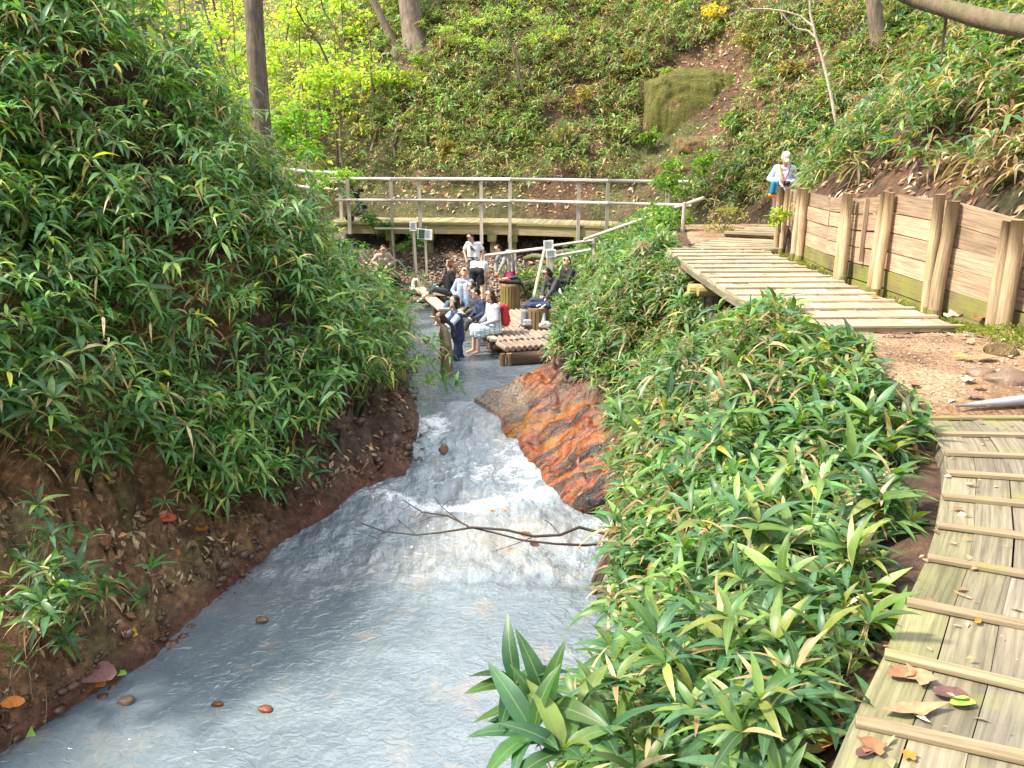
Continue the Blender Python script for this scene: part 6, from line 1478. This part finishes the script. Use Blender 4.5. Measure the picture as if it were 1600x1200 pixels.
# pale bare sapling
b = HIT(1308, 210); o = empty('sapling', b); tag(o, 'pale pinkish bare sapling with two curving side branches on the right slope', 'sapling')
Yb = b.y - .2
def PP(l, y=Yb): return [D(px, py, y) for px, py in l]
limb(o, PP([(1308, 225), (1306, 190), (1298, 145), (1286, 95), (1274, 55), (1266, 20), (1264, -40)]), [.05, .048, .045, .04, .036, .032, .028], 'pale', 'stem', 10, .05)
limb(o, PP([(1274, 58), (1262, 48), (1245, 45), (1230, 32), (1222, 20), (1224, -15)]), [.03, .025, .022, .018, .014, .010], 'pale', 'side_branch', 8, .05)
limb(o, PP([(1269, 40), (1250, 25), (1228, 18), (1200, 14), (1172, 14), (1160, 5), (1155, -20)]), [.026, .023, .02, .018, .015, .012, .010], 'pale', 'side_branch', 8, .05)
limb(o, PP([(1178, 15), (1163, 18), (1148, 16)]), [.012, .009, .006], 'pale', 'twig', 6); limb(o, PP([(1222, 30), (1219, 15), (1221, -20)]), [.008, .007, .006], 'pale', 'twig', 6)
limb(o, PP([(1303, 185), (1316, 195), (1324, 202)]), [.03, .034, .03], 'twig', 'broken_stub', 8)
# fine-leaved small tree on the back hill
b = HIT(815, 145); Yb = b.y - .3; o = empty('small_tree', b); tag(o, 'small slanting tree with a feathery pale yellow-green crown on the back hill', 'tree')
limb(o, PP([(820, 150), (812, 120), (808, 90), (795, 60), (780, 20), (772, -15)], Yb), [.07, .06, .05, .042, .034, .025], 'bark', 'trunk', 9, .06)
limb(o, PP([(808, 90), (796, 62), (778, 45), (758, 40)], Yb), [.035, .028, .02, .012], 'bark', 'limb', 7); limb(o, PP([(826, 150), (828, 120), (825, 85)], Yb), [.04, .03, .015], 'bark', 'limb', 7)
limb(o, PP([(800, 72), (815, 50), (840, 38), (870, 36)], Yb), [.03, .025, .018, .01], 'bark', 'limb', 7)
crown(o, 'crown', PP([(740, 30), (790, 15), (840, 25), (870, 45), (720, 60), (760, 70), (830, 60), (800, -10), (700, 45)], Yb), [.9, 1.0, .9, .8, .6, .7, .6, 1.1, .6], 2600, .10, np.array([(.28, .40, .10), (.22, .36, .07), (.36, .44, .12)]), yel=.08, flat=.35, wr=.4)
# yellow-orange maple twigs
def bush(px, py, r, n, L, greens, label, Yo=-.25, name='bush', cat='bush', flat=.6, sway=(0, 0, 0), bright=1.0, yel=.04, stems=3, Y=None, wr=.5):
    h = HIT(px, py + 15) if Y is None else D(px, py + 15, Y); c = D(px, py, h.y + Yo); o = empty(name, h); tag(o, label, cat)
    cs = [c + V3(random.uniform(-1, 1) * r * .7, random.uniform(-.5, .5) * r, random.uniform(-.5, .5) * r * flat * 1.3) for _ in range(6)]
    for k in range(stems): limb(o, wobble(h - V3(0, -.1, .1), cs[k], 5, .2, k + int(px)), [.018, .014, .011, .008, .005], 'bark', 'stem', 6)
    crown(o, 'foliage', cs, [r * .6] * 6, n, L, greens, yel=yel, flat=flat, bright=bright, wr=wr); return o
OR = np.array([(.70, .42, .03), (.60, .30, .03), (.55, .50, .05)])
bush(1125, 18, .8, 260, .14, OR, 'orange-yellow leafy twig at the top right of centre', flat=.3)
bush(1290, 148, .30, 90, .12, OR, 'small tuft of golden yellow leaves beside the pale bare sapling', flat=.3, Yo=-.35)
bush(1288, 128, .35, 150, .10, YG, 'lime green leafy twig just above the golden tuft by the pale sapling', flat=.4, Yo=-.3)
bush(865, 55, .7, 160, .13, np.array([(.60, .52, .05), (.45, .48, .05)]), 'pale yellow leafy twig right of the feathery small tree', flat=.3)
bush(650, 118, .9, 900, .13, np.array([(.22, .33, .04), (.30, .36, .04), (.42, .34, .04), (.14, .26, .03)]), 'yellow and green shrub growing below the thick top centre trunk', yel=.15)
bush(1075, 268, .75, 900, .13, np.array([(.14, .30, .03), (.20, .38, .04), (.10, .24, .03)]), 'bright green leafy shrub over the right end of the bridge railing', Y=20.2, Yo=0, bright=.8, flat=.9)
bush(1050, 345, .6, 500, .12, np.array([(.12, .26, .03), (.18, .33, .04)]), 'bright green shrub crossing the slanting handrail pole', Y=18.6, Yo=0)
bush(462, 205, 1.1, 1100, .17, np.array([(.20, .42, .03), (.28, .50, .04), (.14, .32, .03)]), 'luminous green young maple behind the left bank trunk', Y=24.5, Yo=0, bright=.8, flat=.9)
bush(520, 275, .8, 800, .14, np.array([(.22, .42, .04), (.30, .50, .05), (.16, .32, .03)]), 'bright yellow-green shrub brushing the left end of the bridge railing', Y=25.9, Yo=0, flat=.6, bright=.8)
bush(1050, 112, .5, 260, .14, np.array([(.12, .22, .03), (.20, .30, .05), (.35, .26, .1)]), 'leafy fringe hanging over the top of the mossy rock face', flat=.5, Yo=-.5, stems=2)
bush(1020, 215, .5, 260, .15, np.array([(.10, .20, .03), (.16, .26, .05)]), 'low green shrub at the left foot of the mossy rock face', flat=.6, stems=2)
bush(1150, 190, .6, 380, .16, np.array([(.08, .17, .04), (.14, .24, .05)]), 'green shrub crowding the right side of the mossy rock face', flat=.8, stems=2)
bush(655, 95, .5, 260, .14, np.array([(.14, .26, .03), (.20, .30, .05)]), 'green shrub around the foot of the thick top centre trunk', flat=.5, stems=2)
bush(790, 195, .9, 500, .14, np.array([(.24, .38, .04), (.16, .28, .04)]), 'light green fern-like bush in the middle of the back hill', flat=.5)
bush(640, 375, .55, 500, .16, GREENS[:5], 'dark green leafy bush under the bridge between the sign posts', Y=25.1, Yo=0, wr=.3)
bush(590, 350, .6, 450, .17, GREENS[:5], 'dark green leafy bush under the left end of the footbridge', Y=25.5, Yo=0, wr=.3)
bush(1222, 340, .3, 90, .12, YG, 'yellow-green seedling at the first post of the plank wall', Y=13.9, Yo=0, stems=2)
bush(1130, 345, .8, 380, .10, np.array([(.16, .22, .05), (.30, .24, .10), (.22, .16, .08)]), 'thin twiggy brown-green bush beside the far path', Y=18.5, Yo=0, stems=6)
RU = np.array([(.26, .15, .05), (.20, .10, .04), (.30, .22, .06), (.16, .18, .04)])
for k, (px, py, r, lab) in enumerate(((700, 70, .7, 'rust-brown shrub right of the thick top centre trunk'), (930, 40, .9, 'rusty dry shrub high on the back hill above its middle'), (900, 150, .7, 'brown and green shrub left of the mossy rock face'), (980, 90, .6, 'russet shrub above left of the mossy rock face'), (700, 235, .6, 'dry brown shrub just above the bridge railing'), (1180, 60, .8, 'brown shrub between the orange twig and the pale bare sapling'), (1230, 110, .6, 'rusty low shrub left of the pale bare sapling'), (560, 190, .8, 'olive-brown shrub on the slope left of the hanging roots'), (860, 215, .8, 'green and brown shrub above the middle of the bridge'))):
    bush(px, py, r, 420, .16, RU if k not in (7, 8) else np.concatenate([RU, GREENS[:3]]), lab, flat=.6, stems=3, bright=1.0, wr=.35)
# bright valley behind the left bank
rg = random.Random(3)
spots = [(250, 20, 34), (300, 60, 31), (340, 15, 38), (375, 70, 33), (455, 25, 40), (490, 90, 34), (540, 30, 38), (330, 120, 29), (280, 95, 28), (520, 140, 31), (455, 130, 31), (585, 110, 33), (500, 10, 44), (230, 50, 37), (360, 165, 28)]
labs = ['farthest left of the saplings in the sunny valley', 'bushy sapling below the farthest left one in the sunny valley', 'tall thin sapling in the gap left of the dark trunk', 'round-crowned sapling just left of the dark trunk', 'pale sapling just right of the dark trunk', 'low sapling right of the dark trunk', 'sapling on the sunny slope towards the slim slanting trunk', 'sapling over the thicket edge left of the dark trunk', 'sapling touching the upper thicket edge at left', 'low yellow-green sapling over the sunny slope', 'small sapling behind the luminous maple', 'sapling left of the broken root stock', 'highest sapling on the sunny slope', 'sapling at the left edge of the sunny gap', 'lowest sapling on the thicket edge left of the dark trunk']
for k, (px, py, Y) in enumerate(spots):
    c = D(px, py, Y); g = Hs(c.x, Y); base = V3(c.x + rg.uniform(-.4, .4), Y, g); top = c + V3(rg.uniform(-.4, .4), 0, 1.8)
    if top.z < g + 1.5: top.z = g + 2.2
    o = empty('sapling', base); tag(o, 'yellow-green ' + labs[k], 'sapling')
    pts = wobble(base - V3(0, 0, .3), top, 7, .12, k); limb(o, pts, [.07, .06, .05, .04, .03, .022, .015], 'bark2', 'trunk', 7)
    cs = [c + V3(rg.uniform(-1.1, 1.1), rg.uniform(-.8, .8), rg.uniform(-.9, .9)) for _ in range(7)]
    for q in range(3): limb(o, wobble(pts[3 + q], cs[q], 4, .2, q), [.025, .018, .012, .006], 'bark2', 'limb', 6)
    crown(o, 'crown', cs, [.85] * 7, 620, .20, YG, yel=.12, flat=.5, bright=1.25)  # crown colour raised to paint in the strong sun of the valley
# bare thin trunks on the sunny slope
for k, (pl, r, lab) in enumerate(((((520, 115), (500, 70), (475, 35), (462, 12)), .05, 'thin dark bare stem slanting across the sunny slope'), (((350, 110), (335, 60), (320, 15), (315, -20)), .05, 'thin slanting bare stem in the bright gap at left'), (((345, 60), (338, 30), (332, -10)), .06, 'upright thin bare stem in the bright gap at left'), (((530, 60), (505, 15), (500, -10)), .04, 'thin forked bare stem near the slim slanting trunk'))):
    Y = (32, 30, 33, 34)[k]; p = [D(x, y, Y) for x, y in pl]; g = Hs(p[0].x, Y); p = [V3(p[0].x, Y, g - .2)] + p
    o = empty('bare_stem', p[0]); tag(o, lab, 'sapling'); limb(o, p, [r * (1 - .12 * i) for i in range(len(p))], 'twig' if k == 0 else 'bark', 'stem', 7)
# forest of the valley far behind (one mass)
def d_far(x, y): return ((toe_dist(x, y) > 0) & (x < -5) & (y > 31)) * 1.0
Pf, nf = sample(26000, -32, -3, 30, 62, d_far, 100, 1.0); print('far', len(Pf))
scatter_cloud('undergrowth', 'sunlit yellow-green brush covering the far valley slope', Pf, nf, (.1, 1.6), (.2, .36), .5, .12, .15, 1.3, YG)  # brush colour brightened as well, sunlight painted into the leaves
# ================================================================== SINGLE FALLEN LEAVES
def leafmesh(kind, seed):
    rg = random.Random(seed); bm = bmesh.new(); n = 14; pts = []
    for i in range(n):
        a = 2 * math.pi * i / n
        if kind == 'maple': r = .5 * (.55 + .45 * abs(math.cos(a * 2.5))) * rg.uniform(.85, 1.1)
        elif kind == 'broad': r = .5 * (1 / math.sqrt((math.cos(a)) ** 2 + (math.sin(a) / .55) ** 2)) * rg.uniform(.88, 1.1)
        else: r = .5 * (1 / math.sqrt((math.cos(a)) ** 2 + (math.sin(a) / .22) ** 2)) * rg.uniform(.8, 1.15)
        pts.append((r * math.cos(a), r * math.sin(a)))
    cu = rg.uniform(.5, 1.6); fo = rg.uniform(.1, .35)
    def z(x, y): return cu * y * y + fo * x * x + rg.uniform(0, .035)
    c = bm.verts.new((0, 0, .0)); ring = [bm.verts.new((x, y, z(x, y))) for x, y in pts]; rin = [bm.verts.new((x * .5, y * .5, z(x * .5, y * .5) * .7)) for x, y in pts]
    for i in range(n):
        j = (i + 1) % n; bm.faces.new((rin[i], ring[i], ring[j], rin[j])); bm.faces.new((c, rin[i], rin[j]))
    mb_ = MB()
    me = bpy.data.meshes.new('fallen_leaf'); bm.to_mesh(me); bm.free(); smooth(me)
    a = me.color_attributes.new(name='Col', type='FLOAT_COLOR', domain='POINT'); a.data.foreach_set('color', [1.0] * (4 * len(me.vertices)))
    me.materials.append(M['litter']); return me
LM = {k: [leafmesh(k, 3 * i + len(k)) for i in range(3)] for k in ('maple', 'broad', 'curl')}
COLS = dict(brown=(.24, .11, .05), tan=(.33, .19, .10), dark=(.10, .045, .035), orange=(.45, .15, .02), yellow=(.52, .36, .03), red=(.50, .07, .03), green=(.22, .42, .05), pale=(.45, .34, .24), purple=(.20, .10, .09))
def fallen(px, py, size, kind, col, rot, label, z=None, lift=.0, tilt=(0, 0), surf=None):
    if z is not None: p = G(px, py, z)
    else: p = HIT(px, py, 1.0) + V3(0, -.01, .02)
    o = bpy.data.objects.new('fallen_leaf', LM[kind][int(px + py) % 3]); COL.objects.link(o)
    o.location = p + V3(0, 0, lift); o.rotation_euler = (R(tilt[0]), R(tilt[1]), R(rot)); o.scale = (size,) * 3; o.color = (*COLS[col], 1); tag(o, label, 'leaf'); return o
F_ = [(1408, 1055, .10, 'broad', 'brown', 10, 'rusty oval leaf at the left edge of the boardwalk just below the third-lowest cleat'), (1437, 1060, .11, 'maple', 'tan', 40, 'crumpled tan maple leaf beside the rusty oval leaf on the boardwalk'),
      (1485, 1088, .11, 'broad', 'dark', -20, 'dark purple-brown leaf with a green edge leaf under it on the boardwalk'), (1503, 1100, .08, 'broad', 'green', 5, 'yellow-green leaf under the dark one on the boardwalk'),
      (1425, 1112, .24, 'curl', 'tan', 8, 'long curled tan leaf lying across the planks near the bottom cleat'), (1435, 1148, .09, 'curl', 'brown', -15, 'narrow brown leaf lying on the bottom cleat'),
      (1362, 1168, .09, 'maple', 'brown', 70, 'curled orange-brown leaf below the bottom cleat'), (1350, 1178, .06, 'broad', 'dark', 20, 'small dark leaf beside the orange-brown one below the bottom cleat'),
      (1420, 1182, .05, 'maple', 'orange', 70, 'tiny orange leaf stem-up below the bottom cleat'), (1500, 930, .05, 'curl', 'tan', -50, 'small pale tan leaf in the middle of the boardwalk'), (1503, 922, .04, 'broad', 'brown', 10, 'tiny brown leaf just above the small pale one on the boardwalk'),
      (1496, 796, .05, 'broad', 'brown', 0, 'small brown leaf on the upper planks near the bamboo'), (1528, 972, .04, 'broad', 'orange', 50, 'tiny orange leaf caught against a cleat'), (1520, 759, .06, 'curl', 'brown', -5, 'small brown curled leaf near the top of the near boardwalk'),
      (1450, 940, .04, 'broad', 'brown', 0, 'tiny brown leaf near the mossy edge planks')]
for a in F_: fallen(*a[:6], a[6], z=.008, lift=.004)
F2 = [(1540, 562, .20, 'broad', 'tan', 20, 'large curled tan and orange leaf on the dirt'), (1513, 598, .12, 'maple', 'pale', 10, 'pale star-shaped leaf on the dirt'), (1427, 602, .13, 'broad', 'brown', 75, 'upright curled brown leaf on the dirt near the bamboo'),
      (1432, 632, .16, 'curl', 'dark', -5, 'dark curled leaf at the near end of the dirt'), (1400, 524, .32, 'curl', 'dark', 2, 'long dark strip of bark lying on the far dirt'), (1490, 498, .22, 'maple', 'pale', 10, 'large bleached leaf at the foot of the far boardwalk'),
      (1530, 500, .16, 'maple', 'brown', 40, 'brown leaf behind the large bleached one by the wall foot'), (1500, 560, .12, 'broad', 'green', 0, 'green oval leaf beside the large curled leaf on the dirt'), (1570, 583, .14, 'broad', 'pale', 0, 'pale oval leaf near the boulder on the dirt'), (1520, 622, .13, 'broad', 'purple', 5, 'dull purple leaf above the grey pole'),
      (1530, 609, .10, 'broad', 'brown', -20, 'brown leaf just right of the pale star-shaped leaf')]
for a in F2: fallen(*a[:6], a[6], z=.02, lift=.012)
fallen(1368, 466, .16, 'maple', 'orange', 10, 'orange leaf on the far boardwalk', z=.01, lift=.01); fallen(1173, 415, .14, 'maple', 'dark', 60, 'dark upright leaf on the far boardwalk', z=.01, lift=.03); fallen(1078, 386, .2, 'maple', 'dark', 30, 'dark leaf at the far left corner of the far boardwalk', z=.01, lift=.03)
F3 = [(65, 776, .2, 'curl', 'red', 10, 'red leaf tip on the soil of the left bank'), (60, 1007, .30, 'curl', 'pale', -60, 'pale papery leaf hanging in the bottom left clump'), (150, 1055, .42, 'broad', 'purple', 15, 'large purple-brown leaf at the bottom left water edge'), (155, 1070, .16, 'broad', 'orange', 10, 'orange leaf under the large purple-brown one'), (155, 1112, .16, 'broad', 'orange', 0, 'orange leaf floating at the bottom left water edge'),
      (190, 1054, .12, 'broad', 'green', 20, 'green leaf at the water edge right of the large purple-brown leaf'), (207, 993, .13, 'maple', 'yellow', 10, 'yellow leaf on the lower left bank'), (22, 1100, .2, 'broad', 'orange', 20, 'orange-brown leaf in the bottom left corner'), (42, 1153, .2, 'maple', 'green', 0, 'yellow-green leaf floating in the bottom left corner'),
      (315, 828, .18, 'broad', 'orange', 40, 'orange leaf in the litter at the middle of the left bank'), (165, 845, .24, 'broad', 'brown', -40, 'large brown folded leaf on the left bank soil'), (192, 870, .16, 'maple', 'tan', 10, 'tan star-shaped leaf on the left bank soil'), (238, 803, .2, 'broad', 'brown', 50, 'brown leaf at the top of the orange litter patch'), (282, 796, .16, 'broad', 'pale', 0, 'pale leaf among the litter under the thicket'),
      (262, 812, .22, 'broad', 'red', 10, 'dark red leaf in the litter patch under the thicket'), (318, 842, .14, 'maple', 'green', 10, 'lime green leaf just below the orange one on the left bank'), (360, 865, .14, 'broad', 'orange', 20, 'orange leaf at the right end of the litter patch'), (86, 798, .13, 'broad', 'orange', 0, 'small orange leaf on the upper left soil'),
      (100, 905, .14, 'broad', 'brown', 0, 'brown leaf above the bottom left clump'), (178, 893, .14, 'broad', 'red', 0, 'reddish leaf above the lone sprig')]
for a in F3: fallen(*a[:6], a[6], tilt=(30, 10))
for px, py, s, c, lab in ((821, 842, .2, 'brown', 'brown curled leaf caught on the dead branch'), (835, 858, .16, 'dark', 'black curled leaf hanging under the dead branch'), (800, 868, .16, 'pale', 'pinkish leaf trailing in the water below the dead branch'), (770, 805, .09, 'orange', 'small orange leaf on the wet ledge above the dead branch'), (790, 805, .07, 'orange', 'tiny orange leaf right of another on the wet ledge'), (905, 800, .12, 'dark', 'dark upright leaf at the foot of the orange rock')):
    fallen(px, py, s, 'broad', c, 30, lab, z=-3.42 if py < 820 else -3.35, lift=.06, tilt=(25, 15))
for px, py in ((1300, 1160), (1312, 1135), (1290, 1120)): fallen(px, py, .10, 'broad', ('orange', 'brown', 'yellow')[(1300, 1312, 1290).index(px)], px, ('bright orange leaf beside the sawn log stub', 'brown leaf behind the sawn log stub', 'yellow leaf above the sawn log stub')[(1300, 1312, 1290).index(px)], z=-.08, tilt=(30, 0))
